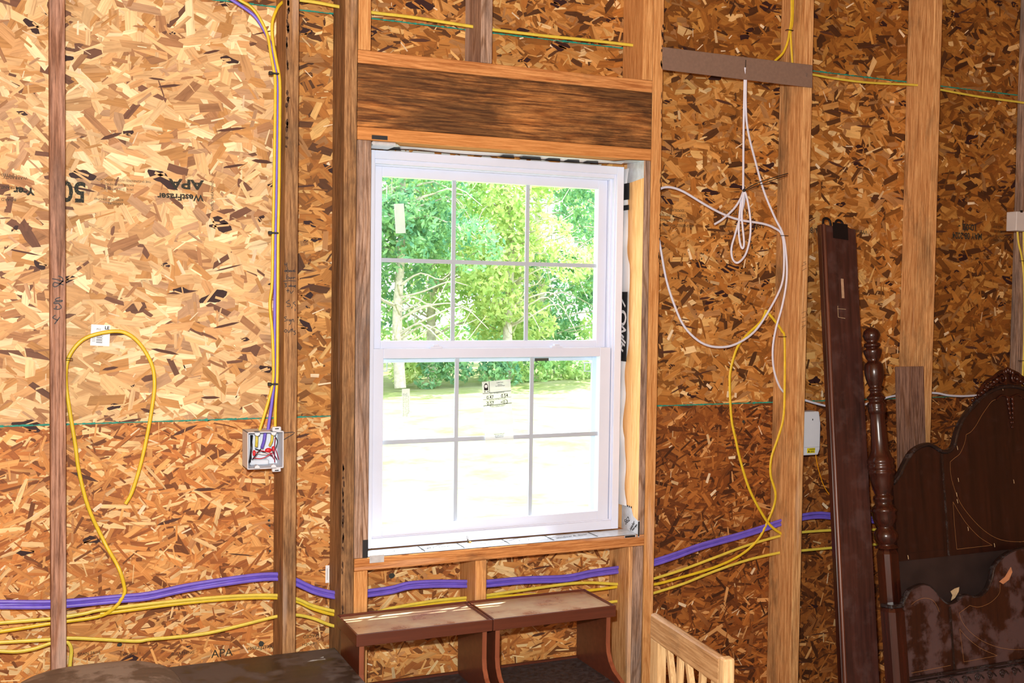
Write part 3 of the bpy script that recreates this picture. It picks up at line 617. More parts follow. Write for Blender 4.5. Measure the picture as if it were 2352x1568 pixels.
mb.add([(1.8052, .03, .812), (1.8052, -.001, .812), (1.8052, -.001, .858), (1.8052, .03, .868)], [(0, 1, 2, 3)])
mb.add([(1.8052, -.0012, .803), (1.812, -.0012, .803), (1.812, -.0012, .858), (1.8052, -.0012, .858)], [(0, 1, 2, 3)]); mb.add([(1.755, -.0012, .8045), (1.8, -.0012, .8045), (1.8, -.0012, .812), (1.755, -.0012, .812)], [(0, 1, 2, 3)])
mb.build('corner_tape', M['foil'], sl)
R90 = Matrix.Rotation(math.radians(-90), 4, 'Z') @ Matrix.Rotation(math.radians(90), 4, 'X')
for b, y, z, s, a in (('S62', .07, .845, .024, 35), ('sealer', .035, .835, .018, 50), ('butyl tape', .02, .832, .010, 40)):
    text(b, s, M['print'], 'tape_print', sl, Matrix.Translation((1.8048, y, z)) @ R90 @ Matrix.Rotation(math.radians(a), 4, 'Z'), bold=.0005)
MB().box((1.8062, -.0022, .806), (1.8112, -.0014, .855)).build('tape_print', M['print'], sl); MB().box((1.757, -.0022, .8048), (1.795, -.0014, .811)).build('tape_print', M['print'], sl)
for k in range(5): MB().box((1.8042, .04+k*.013, .8925), (1.8047, .046+k*.013, .8985)).build('tape_print', M['print'], sl)
a, b = at(849, 1277, -.001), at(882, 1290, -.001)
MB().box((a.x, -.0018, b.z), (b.x, -.0006, a.z+.002)).build('corner_tape', M['foil'], sl)
mb = MB(); a, b = at(833, 1240, -.001), at(845, 1280, -.001); MB().box((a.x, -.0018, b.z), (b.x, -.0006, a.z)).build('tape_print', M['print'], sl)
# wrap strip up the right reveal and along the top
wr = empty('house_wrap', (0, 0, 0), label='white house wrap with black lettering folded into the right side and top of the opening', cat='wrap')
mb = MB(); n = 60
for i in range(n+1):
    z = .895+(2.035-.895)*i/n; e = .085-.012*math.sin(z*9)-.006*math.sin(z*31); 
    for y in (.13, .11, e): mb.v.append((1.8045-(.006 if y == .11 else .001)-.004*abs(math.sin(z*23+y*60)), y, z))
for i in range(n):
    for j in range(2): a = i*3+j; mb.f.append((a, a+1, a+4, a+3)); mb.sm.append(True)
mb.build('wrap_strip', M['wrap'], wr)
for za, zb in ((1.385, 1.62), (1.895, 1.912), (1.93, 1.985)): MB().box((1.7935, .076, za), (1.795, .128, zb)).build('black_band', M['print'], wr)
for b, z, s in (('HI', 1.44, .045), ('N', 1.485, .05), ('O', 1.53, .07), ('/', 1.585, .06)):
    text(b, s, M['wrap'], 'wrap_lettering', wr, Matrix.Translation((1.7932, .102, z)) @ R90 @ Matrix.Rotation(math.radians(62), 4, 'Z'), bold=.0015)
mb = MB(); n = 40
for i in range(n+1):
    x = .9+.87*i/n
    mb.v += [(x, .03 if x < .98 else .064+.008*math.sin(x*7), 2.0518), (x, .09, 2.048-.004*abs(math.sin(x*9)))]
for i in range(n): mb.f.append((2*i, 2*i+1, 2*i+3, 2*i+2)); mb.sm.append(True)
mb.build('wrap_strip', M['wrap'], wr)
for xa, xb in ((.955, .985), (1.33, 1.365), (1.40, 1.46), (1.49, 1.53), (1.56, 1.60), (1.63, 1.67)): MB().add([(xa, .070, 2.0475), (xb, .067, 2.0475), (xb+.012, .088, 2.043), (xa-.008, .088, 2.043)], [(0, 1, 2, 3)]).build('black_band', M['print'], wr)
a, b = at(854, 313, -.001), at(890, 321, -.001); MB().box((a.x, -.0018, b.z-.001), (b.x, -.0006, a.z+.004)).build('corner_tape', M['print'], sl, label='black taped corner')
mb = MB().box((.879, .001, 2.040), (.955, .085, 2.0522)); mb.build('corner_tape', M['foil'], sl, bevel=.004)
mb = MB(); 
mb.add([(1.8045, -.001, 2.052), (1.8045, .11, 2.052), (1.8045, .11, 1.985), (1.8045, -.001, 1.995)], [(0, 1, 2, 3)]); mb.add([(1.8045, -.001, 2.051), (1.8045, .09, 2.051), (1.70, .09, 2.050), (1.755, .01, 2.051)], [(0, 1, 2, 3)])
mb.build('corner_tape', M['foil'], sl)

# little wasp hanging in front of the sash
p = at(1075, 1246, .05); ws = empty('dead_wasp', (p.x, .05, .8165), label='tiny dead wasp lying on the rough window sill', cat='insect')
M['wasp'] = plain('wasp_body', (60, 45, 20), .4); M['wasp_y'] = plain('wasp_yellow', (190, 140, 40), .4)
MB().ball((0, 0, .006), .004, 8, (1, .8, 1.1)).build('thorax', M['wasp'], ws); MB().ball((.006, 0, .004), .0045, 8, (1.3, .8, .8)).build('abdomen', M['wasp_y'], ws)
MB().ball((-.001, 0, .012), .0025, 6).build('head', M['wasp'], ws); mb = MB()
for k in (-1, 1): mb.tube([(0, 0, .008), (-.003, .004*k, .018), (-.001, .006*k, .024)], .0005, n=4); mb.tube([(0, 0, .005), (.004, .006*k, .005), (.007, .008*k, 0)], .0005, n=4)
mb.build('leg', M['wasp'], ws)

# ------------------------------------------------------------------ cables
def cable(name, label, px, mat, y=.075, hw=.0052, ht=.0026, group=None, cat='cable', sag=None, ext=(0, 0), n=8, ys=None):
    P = [at(u, v, (ys[i] if ys else y)) for i, (u, v) in enumerate(px)]
    mb = MB().tube(smooth(P, 5), hw, ht, n=n)
    return mb.build(name, M[mat], label=label, cat=cat, group=group)
BL = [(-40, 1391), (0, 1389), (130, 1384), (270, 1375), (340, 1371), (430, 1352), (540, 1331), (600, 1322), (640, 1321), (660, 1326), (685, 1336), (725, 1355), (775, 1368), (810, 1369), (845, 1365), (900, 1357), (940, 1346), (1000, 1340), (1075, 1338), (1118, 1337), (1200, 1331), (1300, 1330), (1360, 1319), (1437, 1307), (1470, 1299), (1507, 1289), (1555, 1272), (1600, 1255), (1650, 1241), (1700, 1229), (1750, 1215), (1800, 1200), (1842, 1190), (1880, 1185), (1918, 1187), (1990, 1192), (2060, 1190), (2200, 1180)]
bn = {'uppermost': -6.5, 'middle': 0, 'lowest': 6.5}
for nm, dv in bn.items():
    rr = random.Random(nm); px = [(u, v+dv*(.95+.5*math.sin(u*.013+len(nm)))*(1-.25*u/2352)) for u, v in BL]
    cable('violet_cable', f'{nm} of the violet-blue cables running through the studs below the window', px, 'blue', y=.072+.004*(nm == 'middle'), hw=.0058, ht=.0042, group='violet-blue cable bundle')
YA = [(-40, 1433), (0, 1430), (120, 1420), (192, 1409), (240, 1399), (412, 1379), (549, 1368), (638, 1367), (682, 1375), (720, 1391), (772, 1404), (815, 1412), (870, 1404), (900, 1396), (1000, 1379), (1076, 1372), (1118, 1367), (1200, 1355), (1300, 1341), (1360, 1338), (1437, 1342), (1470, 1337), (1507, 1327), (1570, 1307), (1650, 1277), (1720, 1251), (1802, 1228), (1842, 1222), (1920, 1217), (2010, 1216), (2200, 1212)]
YC = [(-40, 1477), (0, 1475), (120, 1468), (160, 1465), (250, 1469), (315, 1472), (343, 1468), (400, 1463), (480, 1453), (560, 1434), (637, 1415), (680, 1412), (720, 1420), (770, 1438), (830, 1440), (1100, 1400), (1350, 1390), (1405, 1382), (1437, 1378), (1470, 1370), (1507, 1360), (1570, 1340), (1640, 1312), (1720, 1285), (1802, 1267), (1842, 1264), (1920, 1257), (2010, 1250), (2200, 1240)]
YB2 = [(230, 1410), (412, 1386), (549, 1374), (638, 1373), (682, 1381), (720, 1398), (772, 1412), (830, 1412), (900, 1402), (1000, 1386), (1076, 1378), (1118, 1372), (1190, 1367), (1260, 1364), (1350, 1356), (1437, 1345), (1470, 1343), (1507, 1341), (1560, 1327), (1640, 1303), (1700, 1275), (1740, 1240), (1762, 1200), (1778, 1160), (1781, 1130), (1770, 1090), (1772, 1050), (1787, 1005), (1799, 960), (1802, 900), (1802, 780), (1796, 760), (1780, 737), (1760, 713)]
YLOOP = [(-40, 1453), (0, 1450), (120, 1431), (223, 1416), (262, 1396), (283, 1368), (286, 1350), (273, 1305), (240, 1245), (203, 1165), (181, 1080), (173, 1022), (158, 930), (151, 870), (158, 820), (190, 780), (240, 763), (285, 763), (320, 788), (348, 835), (355, 880), (350, 930), (338, 1000), (322, 1070), (303, 1130), (288, 1157)]
cable('yellow_cable', 'upper yellow cable of the low run, stretching the whole wall', YA, 'yellow', y=.074, group='yellow cables of the low run')
cable('yellow_cable', 'lowest yellow cable of the low run, sagging beneath the others', YC, 'yellow', y=.076, group='yellow cables of the low run')
cable('yellow_cable', 'yellow cable that leaves the low run and climbs up the stud right of the window', YB2, 'yellow_deep', y=.066, ys=[.078]*21+[.07]*3+[.06]*10, group='yellow cables of the low run')
cable('yellow_cable', 'yellow cable arching in a big loop left of the electrical box with a cut end', YLOOP, 'yellow_deep', ys=[.08]*4+[.07]*4+[.10]*18, group='yellow cables of the low run')
cable('yellow_cable', 'short yellow cable turning down behind the leftmost stud', [(-40, 1493), (0, 1495), (40, 1496), (80, 1489), (120, 1476), (150, 1474), (160, 1480), (164, 1495), (162, 1515), (159, 1545)], 'yellow', y=.06, group='yellow cables of the low run')
cable('yellow_cable', 'yellow cable dropping from the white loop and crossing into the stud', [(1760, 712), (1748, 738), (1720, 765), (1695, 795), (1680, 840), (1676, 880), (1680, 960), (1690, 1010), (1700, 1055), (1720, 1120), (1745, 1170), (1770, 1207), (1802, 1230)], 'yellow_deep', ys=[.06]*10+[.062, .065, .07], group='yellow cables of the low run')
cable('yellow_cable', 'yellow cable pulled straight along the top of the picture above the window', [(688, 0), (730, 6), (782, 16), (820, 22), (858, 29), (950, 40), (1085, 61), (1110, 64), (1132, 68), (1250, 82), (1350, 92), (1455, 104)], 'yellow', y=.068)
cable('yellow_cable', 'dull yellow cable between the studs above the bed rail', [(1780, 150), (1868, 171), (1930, 182), (2000, 190), (2115, 196), (2162, 206), (2250, 222), (2352, 236), (2400, 245)], 'yellow', y=.078, hw=.0045)
cable('yellow_cable', 'left yellow cable stapled down the stud above the cardboard strip', [(1818, -20), (1818, 40), (1813, 75), (1808, 100), (1798, 122), (1783, 137), (1770, 150)], 'yellow_deep', y=.045, hw=.0045)
cable('yellow_cable', 'right yellow cable stapled down the stud above the cardboard strip', [(1822, -20), (1820, 50), (1816, 70), (1817, 100), (1820, 145), (1822, 170)], 'yellow_deep', y=.05, hw=.0045)
# vertical run into the electrical box
cable('yellow_cable', 'left yellow cable of the vertical run into the electrical box', [(540, -12), (551, 0), (578, 17), (599, 46), (615, 83), (622, 124), (629, 160), (632, 180), (632, 250), (629, 440), (627, 540), (625, 650), (620, 700), (626, 770), (628, 860), (622, 900), (608, 950), (595, 992)], 'yellow_deep', y=.03, hw=.0044, ht=.003, group='cables of the vertical run')
cable('violet_cable', 'violet-blue cable of the vertical run into the electrical box', [(515, -15), (530, -2), (555, 14), (583, 35), (602, 61), (618, 92), (628, 120), (634, 160), (638, 195), (638, 250), (635, 440), (633, 540), (632, 650), (631, 780), (631, 860), (625, 920), (615, 992)], 'blue', y=.036, hw=.0048, ht=.003, group='cables of the vertical run')
cable('yellow_cable', 'right yellow cable of the vertical run, bent out of the stud at the top', [(650, 4), (640, 14), (632, 30), (626, 50), (625, 75), (629, 108), (636, 145), (641, 170), (643, 195), (643, 250), (641, 440), (639, 540), (638, 700), (637, 860), (633, 930), (632, 992)], 'yellow_deep', ys=[.05, .04]+[.03]*14, hw=.0044, ht=.003, group='cables of the vertical run')
def ztie(u, v, where):
    p = at(u, v, .028); t = empty('cable_tie', p, label=f'black cable clip on the vertical run {where}', cat='clip', group='black clips on the vertical cables')
    MB().box((-.011, -.006, -.0025), (.014, .008, .0025)).build('strap', M['black'], t, bevel=.001); MB().box((-.015, -.007, -.005), (-.005, .006, .005)).build('clip_head', M['black'], t, bevel=.0012)
ztie(629, 169, 'nearest the top of the picture'); ztie(628, 535, 'above the handwritten notes'); ztie(627, 882, 'just above the electrical box')
# white cables of the right bay
cable('white_cable', 'white cable hanging from the cardboard strip into a tied hank', [(1711, 155), (1710, 200), (1708, 300), (1707, 437)], 'white_cable', y=.0, hw=.0044, ht=.003, group='white cables right of the window', ys=[-.006, .0, .02, .05])
cable('white_cable', 'long white cable curving from the cardboard strip down the stud', [(1714, 155), (1713, 240), (1718, 300), (1735, 370), (1755, 440), (1780, 500), (1799, 540), (1807, 600), (1806, 650), (1796, 705), (1782, 755), (1775, 800), (1777, 845), (1788, 882), (1803, 902), (1830, 912), (1850, 919), (1904, 933), (1960, 935), (2020, 918), (2060, 908), (2142, 902), (2180, 908), (2225, 909), (2300, 902)], 'white_cable', ys=[-.004, .0, .02, .04, .05, .05, .05, .05, .05, .05, .05, .05, .055, .06, .07]+[.075]*10, hw=.0044, ht=.003, group='white cables right of the window')
cable('white_cable', 'white cable drooping in a wide arc below the tied hank', [(1500, 445), (1520, 432), (1540, 430), (1570, 440), (1620, 470), (1660, 491), (1700, 505), (1750, 513), (1778, 523), (1797, 542), (1801, 600), (1795, 655), (1765, 715), (1732, 762), (1690, 790), (1650, 797), (1610, 786), (1572, 750), (1547, 695), (1530, 640), (1519, 580), (1512, 540)], 'white_cable', y=.056, hw=.0044, ht=.003, group='white cables right of the window')
HK = [(1641, 515), (1660, 503), (1685, 480), (1700, 458), (1707, 440), (1702, 462), (1698, 500), (1697, 535), (1701, 562), (1706, 570), (1709, 555), (1704, 500), (1706, 465), (1710, 440), (1718, 465), (1724, 510), (1722, 550), (1712, 585), (1695, 603), (1683, 595), (1680, 570), (1688, 540), (1698, 505), (1708, 470), (1711, 441)]
cable('white_cable', 'tied white cable hank with a short loose end', HK, 'white_cable', ys=[.05]*4+[.056]*5+[.052]*4+[.046]*6+[.062]*6, hw=.0042, ht=.003, group='white cables right of the window')
t = empty('wire_twist', at(1709, 437, .045), label='long black twist wire binding the white hank', cat='wire tie')
o = t.location
MB().ball((0, 0, 0), .006, 6).build('knot', M['black'], t)
MB().tube([p-o for p in smooth([at(1711, 436, .04), at(1740, 420, .03), at(1780, 407, .02), at(1810, 398, .01)])], .0017, n=5).build('wire_end', M['black'], t)
MB().tube([p-o for p in smooth([at(1711, 438, .05), at(1745, 425, .035), at(1780, 412, .025), at(1809, 403, .012)])], .0013, n=5).build('wire_end', M['black'], t)
def staple(u, v, lab, y=.045):
    p = at(u, v, y); t = MB().box((-.014, -.0012, -.0011), (.014, .001, .0011)).box((-.014, 0, -.001), (-.012, .01, .001)).box((.012, 0, -.001), (.014, .01, .001)); t.build('cable_staple', M['steel'] if 0 else M['black'], loc=p, label=lab, cat='staple', group='staples holding the right-hand cables')
staple(1803, 541, 'black staple over the white cables on the stud', .047); staple(1799, 773, 'black staple over the yellow cable on the stud', .054); staple(1815, 69, 'black staple over the yellow cables near the top right', .04)
p = at(156, 822, .095)
MB().tube([(T, p.y, p.z), (p.x+.012, p.y-.004, p.z-.001), (p.x+.012, p.y-.004, p.z-.006), (T, p.y, p.z-.006)], .0009, n=5).build('cable_staple', M['black'], label='black wire staple holding the yellow loop to the leftmost stud', cat='staple')

# ------------------------------------------------------------------ cardboard strip
M['card'] = plain('brown_cardboard', (126, 102, 88), .9, var=.08, scale=120)
cs = empty('cardboard_strip', (2.17, -.003, 2.389), label='flat grey-brown cardboard strip stapled across two studs', cat='cardboard')
mb = MB(); n = 30; x0, x1 = 1.866-2.17, 2.479-2.17
mb.prism([(x0, -.036), (-.02, -.0385), (x1, -.041), (x1-.001, .038), (0, .0375), (x0-.001, .038)], -.0042, 0); mb.build('strip', M['card'], cs, bevel=.0008)
p = at(1713, 150, -.008); MB().box((p.x-2.17-.0012, -.0048, -.03+.02), (p.x-2.17+.0012, -.004, .028)).build('slit', M['black'], cs)
for u, v in ((1522, 133), (1853, 172)): q = at(u, v, -.008); MB().box((q.x-2.17-.001, -.0062, q.z-2.389-.006), (q.x-2.17+.001, -.0042, q.z-2.389+.006)).build('staple', M['steel'], cs)

# ------------------------------------------------------------------ electrical box with wires
M['boxw'] = plain('pale_grey_box_plastic', (212, 220, 232), .5, var=.04); M['bside'] = M['boxw']
M['red'] = plain('red_wire', (205, 20, 36), .4); M['crimson'] = plain('dark_red_wire', (150, 18, 60), .4); M['bwire'] = plain('black_wire', (16, 16, 22), .4); M['wwire'] = plain('white_wire', (225, 225, 230), .4)
X0, X1, Z0, Z1 = .516, .6195, 1.0955, 1.2025; YF, YK = -.012, .070
eb = empty('electrical_box', ((X0+X1)/2, YF, Z0), label='open pale-grey outlet box full of wires nailed to the stud', cat='electrical box'); o = Vector(eb.location)
mb = MB(); w_ = .003
for a, b in (((X0, YF, Z0), (X0+w_, YK, Z1)), ((X1-w_, YF, Z0), (X1, YK, Z1)), ((X0, YF, Z0), (X1, YK, Z0+w_)), ((X0, YF, Z1-w_), (X1, YK, Z1)), ((X0, YK-w_, Z0), (X1, YK, Z1))): mb.box(Vector(a)-o, Vector(b)-o)
mb.build('box_shell', M['boxw'], eb, bevel=.0008)
for fx in (.27, .72):
    for z, s in ((Z1, -1), (Z0, 1)):
        cx = X0+(X1-X0)*fx; MB().prism([(cx-o.x-.008, z-o.z), (cx-o.x+.008, z-o.z), (cx-o.x+.006, z-o.z+s*.009), (cx-o.x, z-o.z+s*.012), (cx-o.x-.006, z-o.z+s*.009)], 0, .02).build('screw_ear', M['boxw'], eb)
MB().box((-.035, .05, .004), (.02, .069, .02)).build('box_rib', M['boxw'], eb, bevel=.003)
for z, s in ((Z1, 1), (Z0, -1)):
    mb = MB().box((X1-o.x-.033, -.002, z-o.z+(.0 if s > 0 else -.010)), (X1-o.x-.008, .012, z-o.z+(.013 if s > 0 else 0))); b_ = mb.build('nail_bracket', M['boxw'], eb, bevel=.002)
    MB().box((X1-o.x-.026, -.0028, z-o.z+(.006 if s > 0 else -.007)), (X1-o.x-.015, -.0018, z-o.z+(.009 if s > 0 else -.004))).build('nail_slot', M['black'], b_)
rr = random.Random(12); fE = 200/1568
def inw(pts, mat, rad, nm='wire'):
    P = [at(530+x*fE, 930+y*fE, yy)-o for x, y, yy in pts]; MB().tube(smooth(P, 4), rad, n=6).build(nm, M[mat], eb)
inw([(470, 500, .03), (468, 640, .03), (460, 750, .02)], 'yellow', .0045, 'cable_end'); inw([(620, 500, .03), (600, 640, .03), (560, 770, .015)], 'blue', .005, 'cable_end'); inw([(750, 500, .03), (740, 640, .03), (700, 730, .02)], 'yellow', .0042, 'cable_end')
for k in range(6): inw([(380+rr.uniform(-25, 30), 540, .03), (370+rr.uniform(-40, 25), 760, .01), (350+rr.uniform(-30, 30), 1000+rr.uniform(-30, 60), .015)], 'bwire', .0012)
for pts in ([(540, 790, .005), (470, 880, 0), (390, 980, .01)], [(740, 760, .005), (760, 840, .003), (830, 980, .01)], [(800, 560, .03), (840, 660, .01), (800, 800, .01)]): inw(pts, 'bwire', .0014)
for k in range(5): inw([(400+rr.uniform(-10, 60), 800+rr.uniform(-20, 60), .015), (560, 830+rr.uniform(-20, 100), .02), (760, 840+rr.uniform(-20, 110), .02)], ['wwire', 'red', 'wwire', 'bwire', 'wwire'][k], .0013)
inw([(395, 950, .01), (560, 960, .01), (720, 880, .012)], 'red', .0013); inw([(800, 590, .02), (785, 780, .002), (790, 1030, .004)], 'crimson', .0014); inw([(800, 780, .004), (830, 860, .003), (865, 980, .01)], 'crimson', .0014); inw([(700, 850, .006), (740, 900, .004), (770, 960, .01)], 'crimson', .0013)
q = at(530+420*fE, 930+865*fE, .006)-o; MB().lathe([(-.007, .0035), (.004, .0048), (.008, .002)], 8, (q.x, q.y)).build('wire_nut', M['red'], eb, loc=(0, 0, q.z))
q = at(530+680*fE, 930+810*fE, .004)-o; MB().ball(q, .008, 8, (1.3, .6, .8)).build('wire_nut', M['red'], eb)
q = at(530+765*fE, 930+790*fE, .004)-o; MB().lathe([(-.006, .003), (.005, .0045), (.008, .002)], 8, (q.x, q.y)).build('wire_nut', M['red'], eb, loc=(0, 0, q.z))

# white utility box right of the stud with warning sticker, orange wire
ub = empty('utility_box', (2.505, .035, 1.0415), label='white plastic box with a yellow warning sticker mounted beside the stud', cat='electrical box')
mb = MB().prism([(-.03, 0), (.062, 0), (.067, .012), (.0705, .02), (.0705, .115), (.066, .14), (.062, .158), (-.03, .158)], -.012, .034); mb.build('housing', M['boxw'], ub, bevel=.003, seg=2)
MB().box((-.001, -.0126, .0285), (.069, -.0121, .0292)).build('seam_line', plain('seam', (120, 124, 140), .6), ub)
ws_ = MB().box((.012, -.0132, .008), (.047, -.0122, .026)).build('warning_sticker', plain('yellow_sticker', (218, 205, 20), .5), ub, label='yellow warning sticker')
MB().prism([(.015, .011), (.023, .011), (.019, .019)], -.0138, -.0133).build('warning_triangle', M['print'], ws_)
text('WARNING', .0055, M['print'], 'sticker_text', ws_, Matrix.Translation((.034, -.0137, .0215)) @ Matrix.Rotation(math.radians(90), 4, 'X'), bold=.0002)
MB().box((.026, -.0138, .011), (.043, -.0133, .0125)).box((.026, -.0138, .0145), (.043, -.0133, .016)).build('sticker_text', M['print'], ws_)
MB().box((.032, -.0132, .126), (.035, -.0122, .132)).build('screw_hole', M['black'], ub)
cable('orange_wire', 'thin orange wire hanging from the white box behind the bed rail', [(1873, 1040), (1878, 1070), (1890, 1110), (1905, 1135), (1925, 1150), (1950, 1158)], 'orange_wire', y=.05, hw=.0016, ht=.0016, cat='wire')
# junction box on the right stud
jb = empty('junction_box', (3.472, -.001, 1.883), label='pale-grey junction box cut by the right picture edge, on a stud', cat='electrical box')
mb = MB().box((0, -.014, 0), (.085, 0, .075)).box((.0, -.004, .0), (.085, .035, .075)); mb.build('housing', plain('grey_box', (205, 200, 198), .6), jb, bevel=.002)
MB().box((.02, -.016, .071), (.03, -.012, .08)).build('clip', M['black'], jb)
cable('yellow_cable', 'left yellow cable below the junction box at the right edge', [(2337, 532), (2340, 560), (2347, 590), (2352, 640), (2353, 720), (2352, 800), (2349, 870), (2349, 1000)], 'yellow', y=-.006, hw=.005, group='cables under the right junction box')
cable('yellow_cable', 'right yellow cable below the junction box at the right edge', [(2351, 532), (2352, 570), (2357, 640), (2360, 720), (2359, 800), (2356, 870), (2356, 1000)], 'yellow', y=-.006, hw=.005, group='cables under the right junction box')
staple(2352, 599, 'black staple on the yellow cables at the right edge', -.009); staple(2349, 828, 'lower black staple on the yellow cables at the right edge', -.009)

# ------------------------------------------------------------------ furniture materials
def finish(name, base, dark, dust=.0, dustc=(150, 130, 118), rough=.28, axis='z', dscale=7):
    m, nt, bs = newmat(name); tc = N(nt, 'ShaderNodeTexCoord'); base, dark = lin(base), lin(dark)
    st = {'z': (1, 1, .06), 'x': (.06, 1, 1), 'y': (1, .06, 1)}[axis]
    g = noise(nt, mapping(nt, tc.outputs['Object'], st), 60, 4, .6); c = ramp(nt, g, [(.3, dark), (.7, base)])
    bs.inputs['Roughness'].default_value = rough
    if dust:
        d = noise(nt, tc.outputs['Object'], dscale, 6, .65); f = ramp(nt, d, [(.46, (0, 0, 0)), (.54, (dust, dust, dust))] if name in ('dusty_leatherette', 'dusty_dark_table', 'dusty_mahogany') else [(.62-.35*dust, (0, 0, 0)), (.72-.2*dust, (dust, dust, dust))])
        c = mixc(nt, c, lin(dustc), f); rr_ = ramp(nt, f, [(0, (rough,)*3), (1, (.85 if rough > .25 else .42,)*3)]); nt.links.new(rr_, bs.inputs['Roughness'])
    nt.links.new(c, bs.inputs['Base Color']); return m
M['hutch'] = finish('red_brown_stain', (100, 52, 36), (80, 40, 28), rough=.28, axis='x')
M['hutch_edge'] = finish('red_brown_edge', (150, 88, 60), (118, 62, 42), rough=.3)
M['tray'] = finish('dusty_tray_top', (186, 140, 110), (150, 104, 84), .8, (204, 186, 154), .22, 'x', 9)
M['shelf_dark'] = finish('dusty_dark_shelf', (62, 52, 50), (44, 36, 34), .6, (84, 76, 78), .45, 'x', 60)
M['table_top'] = finish('dusty_dark_table', (58, 48, 42), (40, 34, 30), .66, (104, 96, 94), .35, 'x', 6)
M['mahog'] = finish('dark_mahogany', (66, 28, 18), (34, 15, 11), rough=.25)
M['mahog_panel'] = finish('dark_mahogany_panel', (50, 24, 17), (30, 15, 12), .2, (66, 46, 42), .35, 'z', 30)
M['mahog_dusty'] = finish('dusty_mahogany', (60, 30, 18), (38, 18, 13), .7, (92, 70, 70), .4, 'z', 8)
M['mahog_edge'] = finish('worn_edge_moulding', (44, 32, 30), (26, 20, 20), .3, (98, 100, 106), .25, 'x', 25)
M['inlay'] = plain('tan_inlay', (150, 108, 66), .5); M['chip'] = plain('bare_wood_chip', (205, 180, 140), .8, var=.2, scale=60)
M['rail'] = finish('reddish_bed_rail', (76, 44, 38), (44, 26, 23), .35, (92, 70, 68), .4, 'z', 14)
M['rail_edge'] = finish('bed_rail_bead', (112, 66, 48), (62, 34, 28), rough=.3)
M['oldboard'] = lumber('old_grey_board', (150, 118, 100), (92, 66, 56), 'z', .9, .4, (70, 52, 46), .1)
M['chairwood'] = lumber('light_beech', (218, 188, 140), (188, 150, 104), 'z', .3, 0, (0, 0, 0), .15, 0, rough=.4)
M['chairrail'] = lumber('worn_beech_rail', (196, 160, 116), (156, 116, 74), 'y', .3, .1, (110, 90, 70), 0, .75, rough=.45)
M['cushion'] = finish('dusty_leatherette', (100, 88, 78), (84, 74, 64), .7, (152, 142, 132), .6, 'x', 7)

# ------------------------------------------------------------------ tray-topped shelf units under the window
def hutch(x0, x1, label):
    t = empty('shelf_unit', (x0, -.02, 0), label=label, cat='shelf', group='brown tray-topped shelf units')
    w = x1-x0; zt = .654; d = .21
    # local: y from -d (front) to 0 (back)
    mb = MB().box((.001, -d+.002, zt-.012), (w-.001, -.001, zt-.0065)); mb.build('tray_top', M['tray'], t)
    mb = MB().box((0, -d-.001, zt-.034), (w, -d+.006, zt)).box((0, -.006, zt-.03), (w, 0, zt)).box((0, -d+.006, zt-.034), (.006, -.006, zt)).box((w-.006, -d+.006, zt-.034), (w, -.006, zt))
    mb.build('tray_rim', M['hutch'], t, bevel=.0012, seg=2)
    prof = [(0, .03), (0, zt-.034), (-d+.012, zt-.034), (-d+.013, .535), (-d+.008, .508), (-d-.006, .484), (-d-.03, .463), (-d-.075, .446), (-d-.10, .436), (-d-.21, .432), (-d-.21, .03)]
    for xa in (.012, w-.026): MB().prismx(prof, xa, xa+.014).build('side_panel', M['hutch'], t, bevel=.0008)
    for xa in (.012, w-.026):
        mb = MB(); P = prof[2:10]
        for a, b in zip(P, P[1:]): mb.add([(xa, a[0]-.0007, a[1]), (xa+.014, a[0]-.0007, a[1]), (xa+.014, b[0]-.0007, b[1]), (xa, b[0]-.0007, b[1])], [(0, 1, 2, 3)], True)
        mb.build('panel_edging', M['hutch_edge'], t)
    mb = MB().box((.0262, -d-.2, .415), (w-.0262, -.001, .432)); mb.build('lower_shelf', M['shelf_dark'], t)
    MB().box((.0262, -.008, .4323), (w-.0262, -.001, .4395)).build('back_rail', M['hutch'], t)
    MB().box((.0262, -d-.205, .04), (w-.0262, -d-.19, .414)).build('front_panel', M['hutch'], t)
    return t
hutch(.777, 1.186, 'left dark-brown shelf unit with dusty tray top catching the sun, beneath the window')
hutch(1.1895, 1.598, 'right dark-brown shelf unit with dusty tray top, nearest the light wooden chair')
tb = empty('side_table', (.3, -.25, 0), label='low dark table with dusty, smeared top left of the shelf units', cat='table')
MB().box((-.85, -.55, .532), (.473, .235, .556)).build('table_top', M['table_top'], tb, bevel=.003, seg=2)
for x, y in ((-.8, -.5), (.41, -.5), (-.8, .18), (.41, .18)): MB().box((x, y, 0), (x+.05, y+.05, .532)).build('leg', M['mahog'], tb, bevel=.003)
MB().box((-.8, -.48, .46), (.45, -.46, .531)).box((-.8, .2, .46), (.45, .22, .531)).build('apron', M['mahog'], tb)
# upholstered cushion lying on the table
cu = empty('seat_cushion', (.095, -.405, .557), label='grey-brown smeared seat cushion with rounded corners on the dark table', cat='cushion')
mb = MB(); nx_, ny_ = 40, 28; vs = []
for j in range(ny_+1):
    for i in range(nx_+1):
        a = (i/nx_)*2-1; b = (j/ny_)*2-1; m_ = max(abs(a), abs(b)); q_ = (abs(a)**4+abs(b)**4)**.25 or 1
        a2, b2 = a*m_/q_, b*m_/q_; ex = .215*a2; ey = .245*b2
        hh = .006+.098*max(0, 1-m_**9)**.5*(1-.14*a*a-.05*b*b); vs.append((ex, ey, hh))
fs = [(j*(nx_+1)+i, j*(nx_+1)+i+1, (j+1)*(nx_+1)+i+1, (j+1)*(nx_+1)+i) for j in range(ny_) for i in range(nx_)]
mb.add(vs, fs, True)
rim = [i for i in range(nx_+1)]+[j*(nx_+1)+nx_ for j in range(1, ny_+1)]+[ny_*(nx_+1)+i for i in range(nx_-1, -1, -1)]+[j*(nx_+1) for j in range(ny_-1, 0, -1)]
